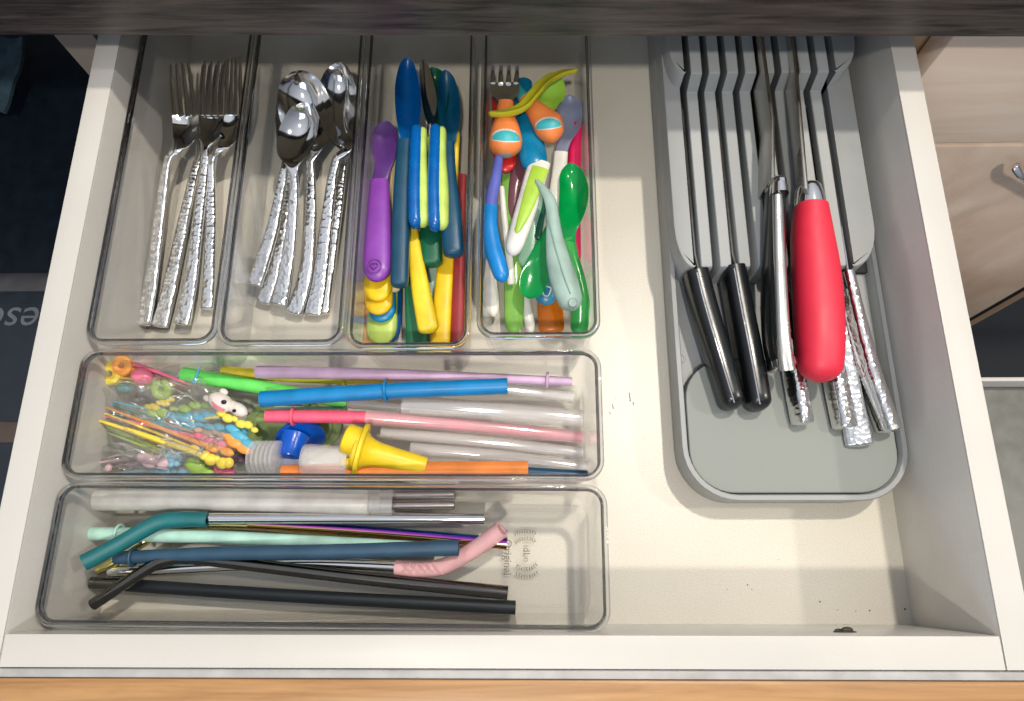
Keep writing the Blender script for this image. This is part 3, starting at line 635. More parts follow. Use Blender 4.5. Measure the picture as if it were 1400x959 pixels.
LIM = plastic('lime', (196, 222, 106), .35); COB = plastic('cobalt', (0, 98, 178), .25)
for (x0, y0, x1, y1, lab) in ((572, 172, 572, 313, 'blue and lime two tone handle lying on edge next to the long blue spoon'), (598, 171, 599, 317, 'blue and lime two tone handle lying on edge next to the navy spoon')):
    utensil('baby_fork', lab, 'fork', [
        ('blue_half', [(x0 - 2, y0, 7.5, 50, 10), (x0 - 3, y0 + 40, 9, 50, 13), (x0 - 4, y0 + 90, 9.5, 50, 14), (x1 - 4, y1, 9, 50, 11)], dict(r0=5, r1=6, n=18, e=.8), COB),
        ('lime_half', [(x0 + 6, y0 + 3, 6.5, 48.5, 9), (x0 + 5, y0 + 45, 7.5, 48.5, 12), (x0 + 6, y0 + 95, 10, 48.5, 13), (x1 + 5.5, y1 - 2, 9.5, 48.5, 10)], dict(r0=5, r1=6, n=18, e=.8), LIM),
        ('prongs', [(x0 - 8, y0 + 14, 3, 46, 4), (x0 - 12, y0 + 24, 3.5, 44, 4), (x0 - 11, y0 + 36, 3, 43, 4)], dict(r0=2, r1=2, n=10), LIM)])
YEL = plastic('yellow', (246, 214, 44), .42, bump=.15)
YE2 = plastic('bright_yellow', (252, 208, 8), .36)
utensil('yellow_spoon', 'pale yellow handle slanting across the middle of the childrens bin', 'spoon', [
    ('handle', [(563, 312, 8, 34, 7), (568, 350, 10, 33, 8), (577, 405, 13, 32, 9), (587, 456, 14.5, 31, 9)], dict(r1=4, n=16, e=.6), YEL)])
utensil('yellow_spoon', 'yellow handle standing next to the red handle', 'spoon', [
    ('handle', [(617, 300, 9, 22, 7), (611, 350, 11, 21, 8), (606, 410, 13, 19, 9), (602, 474, 14, 16, 9)], dict(r1=3, n=16, e=.6), plastic('yellow_b', (250, 206, 24), .4)),
    ('neck', [(624, 178, 5, 34, 4), (622, 230, 5, 28, 5), (617, 305, 8, 22, 6)], dict(r0=3, n=12), YEL)])
utensil('red_spoon', 'dull red handle against the bin side', 'spoon', [
    ('handle', [(632, 240, 5, 26, 6), (629, 330, 7, 22, 8), (627, 400, 9, 19, 9), (626, 475, 10.5, 15, 9)], dict(r1=3, n=16, e=.65), plastic('dull_red', (178, 58, 62), .45))])
utensil('green_spoon', 'dark green handle with a square end resting on the bin base', 'spoon', [
    ('handle', [(566, 380, 13, 20, 8), (569, 425, 14.5, 16, 9), (571, 476, 15.5, 12, 9)], dict(r1=2, n=16, e=.45), plastic('mid_green', (28, 118, 76), .5, bump=.3))])
ST = 'stacked spoon handles under the purple spoon'
for (cx_, y1, z, w, mt, lab, nm) in ((517, 412, 31, 19.5, YE2, 'yellow spoon handle directly beneath the purple one', 'yellow_spoon'), (518, 431, 25, 19.5, plastic('yellow_c', (248, 200, 10), .36), 'yellow spoon handle second beneath the purple one', 'yellow_spoon'),
                                 (522, 441, 19, 19, plastic('sky_blue', (0, 140, 196), .35), 'sky blue spoon handle third beneath the purple one', 'blue_spoon')):
    utensil(nm, lab, 'spoon', [('handle', [(cx_ + 2, 300, 16, z, 6), (cx_, 360, 18, z, 7), (cx_, y1, w, z, 6)], dict(r1=10, n=20, e=.8), mt)], ST)
utensil('lime_spoon', 'lime and blue spoon handle at the bottom of the purple stack', 'spoon', [
    ('handle', [(528, 330, 16, 15, 6), (524, 400, 20, 13, 7), (521, 471, 21, 11, 6)], dict(r1=11, n=20, e=.8), LIM),
    ('blue_back', [(532, 330, 16, 11, 5), (529, 400, 20, 9.5, 6), (526, 472, 21, 8, 5)], dict(r1=11, n=20, e=.8), plastic('blue_back', (0, 84, 150), .35))], ST)
utensil('coral_spoon', 'coral coloured handle on the base under the lime spoon', 'spoon', [('handle', [(512, 380, 14, 7, 4), (514, 476, 17, 6, 4)], dict(r1=3, n=14, e=.6), plastic('coral', (238, 138, 112), .4))])
utensil('mint_spoon', 'pale mint handle showing between the green and yellow handles', 'spoon', [('handle', [(592, 340, 9, 12, 5), (590, 400, 10, 10, 5), (556, 476, 9, 7, 4)], dict(r1=3, n=14, e=.7), plastic('pale_mint', (184, 220, 208), .4))])
utensil('cream_spoon', 'cream edged handle leaning on the bin side beside the spoons', 'spoon', [('handle', [(541, 215, 5, 35, 5), (536, 300, 7, 30, 5), (540, 400, 8, 24, 5)], dict(r0=2, r1=3, n=12), plastic('cream', (226, 208, 160), .4))])

# ================================================================== TODDLER BIN
TG = 'toddler cutlery'
ORA = plastic('orange_soft', (250, 142, 74), .45); CYA = plastic('cyan_soft', (62, 182, 190), .45); TGRY = plastic('grey_tip', (170, 168, 160), .4)
k = T('toddler_fork', 'toddler fork with steel tines and an orange bulb handle with cyan patch', 'fork', U(690, 180, 40), TG)
hd = part(k, 'head', ribbon([(691, 150, 8, 52, 5), (690, 138, 13, 53, 3), (690, 126, 20, 54, 2, 2), (690, 112, 20, 54, 2, 2)], n=16, e=.8), STEEL)
for i in range(4): part(k, 'tine', ribbon([(674 + 10.5 * i, 114, 3.6, 54, 2.4), (673.5 + 11 * i, 103, 3.2, 54, 2.6), (674 + 11 * i, 94, 3, 51, 2.8), (674 + 11 * i, 91, 2.6, 47, 2.8)], r1=2, n=10, k=5), STEEL, hd)
hb = part(k, 'handle', ribbon([(691, 140, 11, 52, 8), (691, 158, 13, 51, 11), (691, 175, 19, 50, 16), (691, 195, 23, 49, 20), (691, 215, 18, 48, 16)], r1=7, n=26, k=8), ORA)
from mathutils.bvhtree import BVHTree
def decal(k, body, poly, mt, name, off, th=.5):
    """thin inlay that follows the top of body; poly is a traced outline"""
    org = ORG[k.name]; me = body.data
    bv = BVHTree.FromPolygons([v.co / S + org for v in me.vertices], [tuple(p.vertices) for p in me.polygons])
    n = len(poly); cu = sum(p[0] for p in poly) / n; cv = sum(p[1] for p in poly) / n; rings = []
    for f in (1.0, .85, .65, .4, .15):
        r = []
        for u, v in poly:
            q = U(cu + (u - cu) * f, cv + (v - cv) * f, 90); d = (q - CAM).normalized()
            h = bv.ray_cast(CAM, d)[0]
            if h is None: h = U(cu + (u - cu) * f, cv + (v - cv) * f, 50)
            r.append(h - d * off)
        rings.append(r)
    m = M(); base = [p + (p - CAM).normalized() * (off + th) for p in rings[0]]
    m.loft([base] + rings, cap0=False); return part(k, name, m, mt)
def half_oval(u, v, rx, ry, tilt, low=.25):
    pts = []
    for i in range(28):
        a = 2 * math.pi * i / 28; x = rx * math.cos(a); y = -ry * math.sin(a) if math.sin(a) > 0 else -ry * low * math.sin(a)
        pts.append((u + x * math.cos(tilt) - y * math.sin(tilt), v + x * math.sin(tilt) + y * math.cos(tilt)))
    return pts
WOUT = plastic('pale_outline', (226, 218, 206), .5)
decal(k, hb, half_oval(692, 191, 22, 15, .05), WOUT, 'patch_outline', .12); decal(k, hb, half_oval(692, 191, 19.5, 12.5, .05, .15), CYA, 'grip_patch', .25)
decal(k, hb, [(691 + 9 * math.cos(a), 213 + 4 * math.sin(a)) for a in [i * .4488 for i in range(14)]], TGRY, 'end_cap', .15)
k = T('toddler_spoon', 'orange bulb handled toddler spoon with a cyan patch, crossing under the yellow one', 'spoon', U(750, 175, 40), TG)
hb = part(k, 'handle', ribbon([(718, 134, 10, 50, 8), (728, 146, 12, 50, 11), (742, 162, 18, 49, 16), (754, 175, 22, 48, 19), (770, 182, 17, 47, 15)], r1=7, n=26, k=8), ORA)
decal(k, hb, half_oval(750, 174, 20, 14, -.12), WOUT, 'patch_outline', .12); decal(k, hb, half_oval(750, 174, 17.5, 11.8, -.12, .15), CYA, 'grip_patch', .25)
part(k, 'neck', ribbon([(703, 116, 7, 46, 4), (712, 128, 8, 48, 6), (720, 138, 10, 50, 7)], n=14), CYA)
YG = plastic('yellow_green', (212, 204, 42), .35, trans=.12)
utensil('yellow_spoon', 'yellow green spoon seen edge on, arching over the toddler handles', 'spoon', [
    ('bowl', [(668, 156, 2.5, 58, 4), (692, 152, 7, 60, 5, 2), (714, 143, 9, 62, 4, 3), (728, 128, 10, 63, 4, 3), (744, 110, 10, 63, 4, 3), (766, 99, 7, 62, 4, 2), (790, 96, 2.5, 60, 3)], dict(r0=2, r1=2, n=18, roll=.6), YG)], TG)
LMC = plastic('lime_clear', (172, 222, 82), .3, trans=.15)
utensil('lime_spoon', 'lime green spoon bowl under the yellow green one', 'spoon', [
    ('bowl', [(742, 108, 8, 52, 3, 1), (750, 112, 19, 52, 1.8, 4), (752, 128, 21, 51, 1.6, 6), (751, 142, 15, 50, 1.6, 4), (754, 156, 3, 49, 1.8, 1)], dict(r0=4, r1=4, n=24), LMC)], TG)
TEA = plastic('teal_handle', (0, 122, 166), .25)
utensil('teal_spoon', 'teal blue handle with a rounded end pointing at the green spoons', 'spoon', [
    ('handle', [(716, 108, 12, 38, 8), (716, 135, 12, 40, 8), (719, 170, 14, 41, 9), (727, 205, 19, 42, 10), (733, 235, 17, 42, 9)], dict(r0=5, r1=8, n=22), TEA)], TG)
utensil('red_spoon', 'small red spoon tip under the orange toddler fork', 'spoon', [
    ('bowl', [(684, 122, 12, 34, 5), (686, 170, 13, 35, 6), (690, 210, 15.5, 36, 6), (691, 236, 13, 36, 5)], dict(r1=7, n=22), plastic('clear_red', (214, 44, 44), .2, trans=.08))], TG)
utensil('grey_spoon', 'grey tipped spoon with a white handle and mauve tinted bowl', 'spoon', [
    ('bowl', [(767, 212, 8, 38, 3), (771, 192, 10, 39, 2.4, 1), (777, 170, 17, 40, 1.7, 4), (779, 148, 17, 41, 1.6, 4), (778, 130, 11, 42, 1.8, 2)], dict(r1=6, n=24), plastic('grey_mauve', (134, 140, 166), .3, trans=.12)),
    ('handle', [(767, 209, 9.5, 38, 5), (763, 250, 10.5, 36, 6), (752, 320, 11, 30, 7), (744, 380, 12, 24, 7)], dict(r1=5, n=18, e=.7), plastic('warm_white', (232, 228, 216), .4))], TG)
utensil('magenta_spoon', 'magenta spoon standing along the bin side', 'spoon', [
    ('handle', [(790, 164, 6, 36, 6), (786, 205, 9, 32, 8), (784, 280, 10, 26, 8), (785, 360, 10, 20, 8)], dict(r0=4, r1=5, n=18), plastic('magenta', (226, 30, 92), .3)),
    ], TG)
utensil('blue_spoon', 'curved blue spoon handle fading to violet, along the bin side', 'spoon', [
    ('handle', [(671, 282, 9.5, 47, 6), (669, 305, 11, 47, 7), (673, 335, 12, 46, 8), (681, 362, 12, 45, 9), (689, 386, 10, 44, 8)], dict(r1=6, n=20), plastic('azure', (18, 132, 210), .3)),
    ('neck', [(684, 200, 5, 46, 4), (679, 238, 7, 47, 5), (673, 266, 8, 47, 6), (670.5, 286, 8.2, 47, 6)], dict(n=18), plastic('violet', (96, 104, 190), .3))], TG)
k = utensil('white_spoon', 'white handle with a long lime green inlay', 'spoon', [
    ('handle', [(738, 222, 15, 43, 6), (730, 250, 15, 44, 8), (718, 290, 14.5, 44, 9), (707, 325, 13, 44, 9), (699, 350, 10, 43, 8)], dict(r1=6, n=22), plastic('clean_white', (238, 236, 228), .35)),
    ('inlay', [(739, 230, 12, 47, 3), (730, 254, 11, 48.4, 3), (720, 284, 9, 48.6, 3), (709, 312, 5, 48.4, 2.5), (706, 320, 3, 48.2, 2)], dict(r1=3, n=18), plastic('lime_b', (176, 214, 72), .4))], TG)
GCL = plastic('emerald_clear', (0, 168, 82), .12, trans=.30, bump=0)
utensil('green_spoon', 'clear emerald spoon with its bowl by the bin side', 'spoon', [
    ('bowl', [(774, 330, 12, 40, 3), (776, 312, 13, 41, 2.2, 1), (782, 288, 18, 42, 1.6, 4), (785, 262, 20, 43, 1.5, 6), (782, 240, 17, 44, 1.5, 5), (780, 223, 9, 45, 1.7, 2)], dict(r1=6, n=26), GCL),
    ('handle', [(774, 326, 12, 40, 4), (780, 350, 11, 36, 6), (790, 385, 11, 30, 7), (794, 420, 13, 24, 8), (791, 458, 12, 17, 7)], dict(r1=5, n=18), plastic('leaf_clear', (62, 178, 84), .15, trans=.25, bump=0))], TG)
utensil('green_spoon', 'clear emerald spoon lying beside the whale shaped one', 'spoon', [
    ('bowl', [(756, 300, 6, 33, 3), (749, 325, 10, 33, 4), (740, 350, 15, 34, 3, 1), (731, 380, 20, 34, 2.4, 3), (722, 408, 14, 33, 2.4, 2)], dict(r1=7, n=24), GCL)], TG)
LGC = plastic('lime_pale_clear', (150, 212, 96), .15, trans=.22, bump=0)
utensil('lime_spoon', 'clear lime spoon handle standing on the bin base', 'spoon', [
    ('handle', [(694, 240, 9, 26, 4), (697, 300, 10, 22, 5), (701, 350, 12, 18, 6), (703, 400, 14, 14, 7), (702, 456, 12, 10, 7)], dict(r1=7, n=20), LGC)], TG)
WHALE = plastic('sage_silicone', (160, 186, 176), .5, bump=.1)
k = utensil('whale_spoon', 'sage green whale shaped silicone spoon with a button eye', 'spoon', [
    ('body', [(732, 246, 2, 50, 3), (742, 258, 5.5, 50, 4), (752, 275, 8, 50, 5), (756, 300, 9, 49, 7), (758, 325, 12, 48, 9), (763, 355, 16.5, 47, 12), (771, 385, 19, 46, 13), (780, 412, 17, 45, 12), (785, 425, 12, 44, 9)], dict(r0=2, r1=6, n=26, k=6), WHALE)], TG)
sk_ = k
c = U(783, 413, 51.2); m = lathe((c.x, c.y, c.z - 2), (0.05, -.2, 1), [(0, 2.9), (1.6, 2.9), (2.1, 2.4)], 18)
o2 = mesh_obj('button_eye', m, WHALE, (0, 0, 0)); o2.parent = k; o2.location = -Vector(k.location)
m = ribbon([(748, 290, .8, 53.5, .5), (757, 330, .8, 53.4, .5), (770, 375, .8, 53.2, .5), (780, 402, .8, 51.8, .5)], n=6)
o2 = mesh_obj('mould_line', m, plastic('sage_dark', (126, 158, 150), .5), (0, 0, 0)); o2.parent = k; o2.location = -Vector(k.location)
utensil('white_spoon', 'white rounded handle on the base below the curved blue spoon', 'spoon', [('handle', [(668, 330, 8, 22, 6), (668, 375, 10, 18, 7), (672, 410, 10.5, 14, 8), (675, 434, 7, 12, 7)], dict(r1=6, n=18), plastic('milk_white', (236, 232, 222), .35))], TG)
utensil('white_spoon', 'small white handle tip between the lime and orange pieces', 'spoon', [('handle', [(712, 380, 7, 12, 5), (719, 415, 7.5, 10, 6), (726, 455, 7, 8, 6)], dict(r1=6, n=18), plastic('milk_white', (236, 232, 222), .35))], TG)
utensil('white_stick', 'thin white stick beside the white and lime handle', 'stick', [('rod', [(686, 254, 3.4, 36, 3), (690, 300, 4, 32, 3), (697, 360, 5, 26, 3.5), (699, 390, 5, 23, 3.5)], dict(r0=2, r1=1, n=10), plastic('clean_white', (238, 236, 228), .35))], TG)
utensil('orange_spoon', 'clear orange handle standing at the bin end', 'spoon', [('handle', [(745, 380, 12, 14, 5), (752, 420, 17, 10, 6), (754, 457, 18, 7, 6)], dict(r1=4, n=18, e=.8), plastic('orange_clear', (226, 122, 12), .2, trans=.2, bump=0))], TG)
k = T('blue_spoon', 'blue rounded handle end bearing a small white printed mark', 'spoon', U(746, 395, 16), TG)
part(k, 'handle', ribbon([(742, 330, 10, 22, 6), (744, 365, 14, 21, 7), (746, 395, 16, 20, 7), (747, 418, 15, 19, 6)], r1=8, n=20), plastic('steel_blue', (50, 140, 178), .3))
m = ribbon([(741, 389, 1.1, 24.2, .6), (742, 398, 1.1, 24.2, .6), (744, 404, 1.1, 24.1, .6), (749, 405, 1.1, 24, .6)], n=6, k=4); ribbon([(737, 394, 1.1, 24.2, .6), (746, 392, 1.1, 24.2, .6), (753, 394, 1.1, 24.1, .6), (752, 400, 1.1, 24, .6), (749, 405, 1.1, 24, .6)], n=6, k=4, m=m)
part(k, 'printed_mark', m, plastic('print_white', (236, 240, 240), .5, bump=0))
utensil('mint_spoon', 'translucent mint handle under the white and lime one', 'spoon', [('handle', [(733, 255, 10, 30, 4), (728, 300, 12, 26, 4), (722, 345, 13, 22, 4), (715, 365, 10, 20, 4)], dict(r1=5, n=18), plastic('mint_clear', (160, 206, 180), .2, trans=.25))], TG)
utensil('dark_green_spoon', 'dark green sliver of a spoon behind the white and lime handle', 'spoon', [('handle', [(752, 270, 7, 28, 5), (742, 305, 8, 26, 5), (735, 330, 7, 24, 5)], dict(r0=3, r1=3, n=16), plastic('bottle_green', (40, 104, 82), .3))], TG)
utensil('mauve_spoon', 'dull mauve spoon behind the red tip', 'spoon', [('bowl', [(708, 205, 11, 30, 4), (708, 232, 10, 29, 4), (703, 262, 8, 27, 4), (700, 320, 8, 20, 4)], dict(r0=5, r1=3, n=18), plastic('mauve_clear', (134, 82, 98), .2, trans=.2))], TG)

# ================================================================== STRAWS, PICKS AND STOPPERS (second bin from the front)
PG = 'plastic straws in the second bin'
def straw(name, label, rows, mt, ring=None, hollow=.72, group=PG, n=18, k=8, extra=None):
    a = U(*rows[0][:2], rows[0][3]); z0 = min(r[3] for r in rows) - 5
    kk = T(name, label, 'straw', (a.x, a.y, z0), group)
    part(kk, 'tube', ribbon(rows, n=n, hollow=hollow, k=k), mt)
    if ring:
        u, v, z, r, du, dv = ring; ax = U(u + du, v + dv, z) - U(u - du, v - dv, z)
        part(kk, 'stop_ring', ring_torus(u, v, z, r, .9, ax), extra or mt)
    return kk
CLR = clear_sheet('straw_clear', (.985, .98, .975), .07, haze=.17, hazecol=(.95, .92, .90, 1), gmin=.06)
straw('plastic_straw', 'pale lavender straw along the back of its bin', [(351, 509, 8.6, 36), (520, 512, 8, 38), (660, 517, 7, 38), (782, 522, 6, 36)], plastic('lavender', (214, 180, 212), .4, trans=.04), (748, 520, 37, 4.3, 8, .5))
straw('plastic_straw', 'yellow straw under the lavender one', [(304, 508, 8, 27), (400, 516, 7, 26), (530, 521, 6.5, 26), (640, 525, 6, 26)], plastic('straw_yellow', (240, 216, 60), .4), (472, 520, 26, 3.8, 8, .8))
straw('plastic_straw', 'bright green straw running under the blue straw', [(250, 512, 9.5, 33), (330, 525, 9.5, 32), (420, 541, 8.5, 28), (474, 551, 8, 24)], plastic('straw_green', (112, 236, 104), .4), (424, 542, 28, 4.6, 8, 1.5))
straw('plastic_straw', 'thick azure blue straw with a stop ring, on top of the pile', [(357, 546, 11, 46), (526, 535, 11, 47), (694, 528, 11, 47)], plastic('straw_blue', (0, 128, 192), .38), (527, 535, 47, 5.9, 8, -.6))
straw('plastic_straw', 'coral pink straw with a stop ring near its end', [(364, 569, 9, 38), (500, 571.5, 9, 35), (660, 584, 8, 24), (796, 598, 7, 14)], plastic('straw_pink', (246, 96, 128), .4), (401, 569.5, 38, 5, 8, .1))
straw('plastic_straw', 'clear straw slipped over the end of the coral pink straw', [(500, 571, 11, 35.5), (640, 582, 10.5, 27), (797, 598, 9.5, 18)], CLR, hollow=.86)
straw('plastic_straw', 'clear straw beside the lavender one, partly under the blue straw', [(536, 515, 9, 31), (660, 528, 9, 29), (784, 543, 8.5, 26)], CLR, hollow=.86)
straw('plastic_straw', 'wide clear straw just in front of the blue straw', [(550, 554, 13, 36), (680, 563, 13, 32), (797, 573, 12, 28)], CLR, hollow=.88)
straw('plastic_straw', 'short clear straw end beside the green one', [(476, 552, 7, 28), (560, 559, 7, 27)], CLR, hollow=.85)
straw('plastic_straw', 'clear straw on the coral side of the yellow stopper', [(521, 592, 8.5, 28), (660, 604, 8.5, 24), (797, 620, 8, 20)], CLR, hollow=.86)
straw('plastic_straw', 'clear straw above the orange straw', [(561, 614, 9.5, 28), (680, 624, 9.5, 24), (803, 640, 9, 20)], CLR, hollow=.86)
straw('plastic_straw', 'orange straw along the front of its bin', [(386, 646, 10, 40), (560, 642, 10.5, 40), (722, 641, 10.5, 40)], plastic('straw_orange', (252, 146, 64), .4))
straw('plastic_straw', 'navy straw end showing past the orange straw', [(640, 640, 7, 26), (740, 647, 7, 25), (803, 650, 6.5, 24)], plastic('straw_navy', (14, 74, 110), .4))
straw('plastic_straw', 'mint straw under the coral pink straw', [(376, 560, 5, 22), (474, 561, 5, 21)], plastic('straw_mint', (196, 226, 210), .4))
straw('plastic_straw', 'dark plum straw end by the picks', [(318, 625, 8.5, 22), (345, 626, 8.5, 22)], plastic('straw_plum', (92, 34, 76), .4))
straw('plastic_straw', 'pale periwinkle straw piece behind the ribbed valve', [(372, 629, 11, 26), (416, 630, 11, 26)], plastic('periwinkle', (184, 192, 222), .35, trans=.2))
# olive silicone lid on the base
m = M(); c = U(400, 585, 6); 
m.loft([[(c.x + (32 + d) * math.cos(t), c.y + (21 + d * .6) * math.sin(t), z) for t in [i * math.pi / 20 for i in range(40)]] for d, z in ((0, 5), (0, 7), (-1, 7.6), (-5, 7.6), (-6, 6.6))])
single('silicone_mat', m, plastic('olive_silicone', (152, 174, 112), .5), 'olive green oval silicone mat lying under the straws', 'mat')
# blue stopper
a = U(398, 606, 36); ax = Vector((.12, -.62, .75)); bm_ = plastic('royal_blue', (4, 86, 196), .22)
k = T('blue_stopper', 'royal blue stopper with an oval flange', 'stopper', (a.x, a.y, 20))
c = U(408, 594, 32)
part(k, 'flange', lathe(U(411, 599, 22), (.25, -.86, .45), [(-1.2, 14), (-.6, 15), (.6, 15), (1.2, 13.8)], 36), bm_)
part(k, 'plug', lathe(U(402, 600, 27), (-.12, -.93, .22), [(-2, 9.2), (1, 8.4), (12, 7.8), (13, 7.2), (13.3, 6)], 28), bm_)
# yellow stopper
ym = plastic('stopper_yellow', (252, 216, 30), .4)
p0, p1 = U(497, 617, 46), U(582, 638, 40); ax = (p1 - p0).normalized(); Ln = (p1 - p0).length
k = T('yellow_stopper', 'yellow funnel shaped stopper with a flange and side knob', 'stopper', (p0.x, p0.y, 30))
part(k, 'spout', lathe(p0, ax, [(0, 11.5), (2, 9.5), (5, 8.2), (9, 7.2), (Ln * .6, 6.2), (Ln - 2, 5.4), (Ln, 5.2), (Ln, 4.2), (Ln - 6, 4)], 28), ym)
part(k, 'flange', lathe(p0 - ax * 1.5, ax, [(-1.4, 15.0), (-.8, 16), (.8, 16), (1.6, 15)], 32), ym)
part(k, 'collar', lathe(p0 - ax * 5, ax, [(-1, 10), (0, 11.2), (1.5, 11.2), (3, 12)], 28), ym)
part(k, 'cap', lathe(U(492, 606, 48), -ax + Vector((0, .12, 0)), [(0, 9), (7, 8.8), (9, 8.2), (9.8, 7)], 28), ym)
part(k, 'knob', lathe(U(476, 634, 44), -ax, [(-2, 3.6), (2, 3.6), (4, 3.2), (4.8, 2)], 18), ym)
# clear ribbed valve and cup
VAL = clear_sheet('silicone_clear', (.985, .985, .98), .2, haze=.26, hazecol=(.98, .97, .95, 1))
c = U(362, 626, 40); prof = []
for i in range(6): prof += [(i * 2.6, 7.6), (i * 2.6 + .6, 8.6), (i * 2.6 + 1.6, 8.6), (i * 2.6 + 2.2, 7.6)]
m = lathe(c - Vector((0, 10, 0)), (0, 1, .15), [(-2, 7)] + [(h, r) for h, r in prof[:8]] + [(20, 7)], 24)
m = M()
for i in range(6):
    cc = U(348 + i * 6.2, 626, 38); lathe(cc, (1, -.06, .1), [(-.95, 9.4), (-.6, 10.2), (.6, 10.2), (.95, 9.4)], 24, m)
single('ribbed_valve', m, VAL, 'clear ribbed silicone valve beside the picks bag', 'valve')
c0, c1 = U(414, 629, 42), U(478, 632, 42); ax = (c1 - c0).normalized(); L_ = (c1 - c0).length
m = lathe(c0, ax, [(0, 7.5), (.6, 9), (3, 9.6), (L_ * .5, 9.4), (L_, 9.0), (L_, 8), (4, 8.4), (1.6, 7)], 28)
single('clear_cup', m, VAL, 'small clear silicone cup between the blue and yellow stoppers', 'cup')

# food picks
PK = 'food picks in the clear bag'
C_ = dict(yellow=(246, 220, 84), orange=(248, 164, 78), pink=(236, 120, 146), blue=(92, 176, 206), green=(168, 202, 96), teal=(70, 150, 160), brown=(190, 160, 138), rose=(226, 150, 166), pale=(226, 190, 196), sky=(150, 192, 212), white=(226, 214, 208))
PKM = {k_: plastic('pick_' + k_, v_, .3, wear=.02) for k_, v_ in C_.items()}
def pick(label, col, tip, root, heads, w=2.2, hc=None, ring=None):
    z0, z1 = tip[2], root[2]
    k = T('food_pick', label, 'food pick', U(*tip), PK)
    part(k, 'stem', ribbon([(tip[0], tip[1], .8, tip[2]), ((tip[0] + root[0]) / 2, (tip[1] + root[1]) / 2 - 1, w * .8, (z0 + z1) / 2), (root[0], root[1], w, z1)], r0=2, n=9, k=5), PKM[col])
    m = M()
    for u, v, r, asp in heads:
        p = U(u, v, z1 + 1); q = px(u, v, z1); m.ell(p, (r * asp * q, r * q, r * .75 * q), 6, Matrix.Rotation(-.35, 3, 'Z'))
    if ring: ring_torus(ring[0], ring[1], z1, ring[2] * .62 * px(*ring[:2], z1), ring[2] * .45 * px(*ring[:2], z1), (.1, -.3, 1), m=m)
    if heads or ring: part(k, 'head', m, PKM[hc or col])
def chain(u0, v0, u1, v1, n, r, asp=1.9): return [(u0 + (u1 - u0) * i / (n - 1), v0 + (v1 - v0) * i / (n - 1) + (2 if i % 2 else -1), r * (1 + .25 * math.sin(i * 2.3)), asp) for i in range(n)]
pick('yellow pick, the thickest stem, ending in a star', 'yellow', (106, 566, 34), (276, 622, 36), chain(280, 624, 312, 634, 5, 7, 1.1), 4.2)
pick('orange pick with an orange curled head', 'orange', (114, 546, 30), (285, 611, 34), chain(280, 608, 310, 616, 4, 5), 3.2)
pick('pink pick with a pink oval head', 'pink', (108, 562, 28), (272, 598, 34), chain(274, 598, 300, 604, 4, 5), 2.6)
pick('blue pick with a bubbly blue head', 'blue', (103, 548, 26), (250, 590, 30), chain(236, 570, 296, 568, 6, 5.5), 2.4)
pick('blue pick with a long knobbly tail', 'blue', (125, 543, 24), (240, 570, 28), chain(246, 578, 328, 590, 7, 5.5), 2.4)
pick('green pick lying across the upper animal heads', 'green', (104, 566, 27), (230, 620, 26), chain(208, 566, 296, 550, 7, 5.5, 1.6), 2.6)
pick('yellow pick with short stacked rings', 'yellow', (108, 563, 25), (236, 614, 26), chain(204, 558, 232, 546, 5, 4), 2.4)
pick('rosy pick low against the bin front', 'rose', (106, 568, 24), (214, 615, 22), [], 2.4)
pick('pale brown pick behind the pink one', 'brown', (180, 565, 26), (290, 600, 32), chain(272, 590, 304, 594, 4, 4.5), 2.6)
pick('teal pick seen below the orange stem', 'teal', (190, 590, 22), (282, 616, 24), [(282, 616, 3.5, 1)], 1.8)
pick('yellow duck shaped pick head by the white bear', 'yellow', (240, 580, 26), (300, 570, 34), chain(302, 566, 348, 586, 6, 5, 1.4), 2)
pick('orange pick head beside the plum straw', 'orange', (250, 602, 26), (312, 604, 32), chain(314, 600, 334, 612, 4, 6), 2)
pick('blue pick head nearest the ribbed valve', 'blue', (250, 588, 24), (320, 592, 32), chain(318, 588, 340, 606, 4, 6), 2)
pick('green leaf shaped pick near the bin front', 'green', (110, 578, 22), (250, 632, 28), [(268, 636, 12, 1.4), (284, 644, 6, 1.5)], 2.4)
pick('pink heart shaped pick at the bin front', 'pink', (180, 640, 20), (290, 640, 28), [(302, 640, 9, 1.1), (312, 645, 8, 1.1)], 2)
pick('yellow ring topped pick in the upper bag', 'yellow', (240, 527, 30), (160, 516, 34), [], 2, ring=(151, 511, 16))
pick('orange ring topped pick in the upper bag', 'orange', (240, 520, 28), (174, 503, 36), [], 2, ring=(168, 500, 14))
pick('pink stemmed pick crossing the upper bag', 'pink', (262, 527, 34), (172, 494, 36), [(194, 515, 12, 1.3)], 3)
pick('rosy stemmed pick beside the pink one in the upper bag', 'rose', (256, 530, 30), (176, 502, 33), [], 3.2)
pick('green ring topped pick behind the upper bag', 'green', (166, 522, 28), (214, 530, 30), [], 2.2, ring=(222, 532, 14))
pick('teal pick below the yellow ring', 'teal', (152, 524, 26), (180, 534, 28), [(168, 530, 6, 1.8)], 2.2)
pick('short blue stick poking out of the upper bag', 'blue', (274, 500, 40), (266, 522, 36), [(266, 522, 3, 1.6)], 2)
pick('pale pink bear pick in the small front bag', 'pale', (128, 634, 26), (196, 626, 30), chain(196, 628, 222, 630, 4, 8, 1.3), 3.4)
pick('second pale pink stem in the small front bag', 'pale', (148, 640, 24), (205, 634, 27), [(148, 640, 5, 1)], 3.2)
pick('sky blue lion pick in the small front bag', 'sky', (180, 626, 24), (224, 628, 30), [(236 + 9 * math.cos(t), 628 + 7 * math.sin(t), 5.5, 1) for t in [i * .9 for i in range(7)]] + [(236, 628, 8, 1)], 2)
pick('sky blue block pick lying along the bin front', 'sky', (165, 646, 22), (215, 644, 24), chain(216, 643, 260, 646, 5, 6, 1.3), 3)
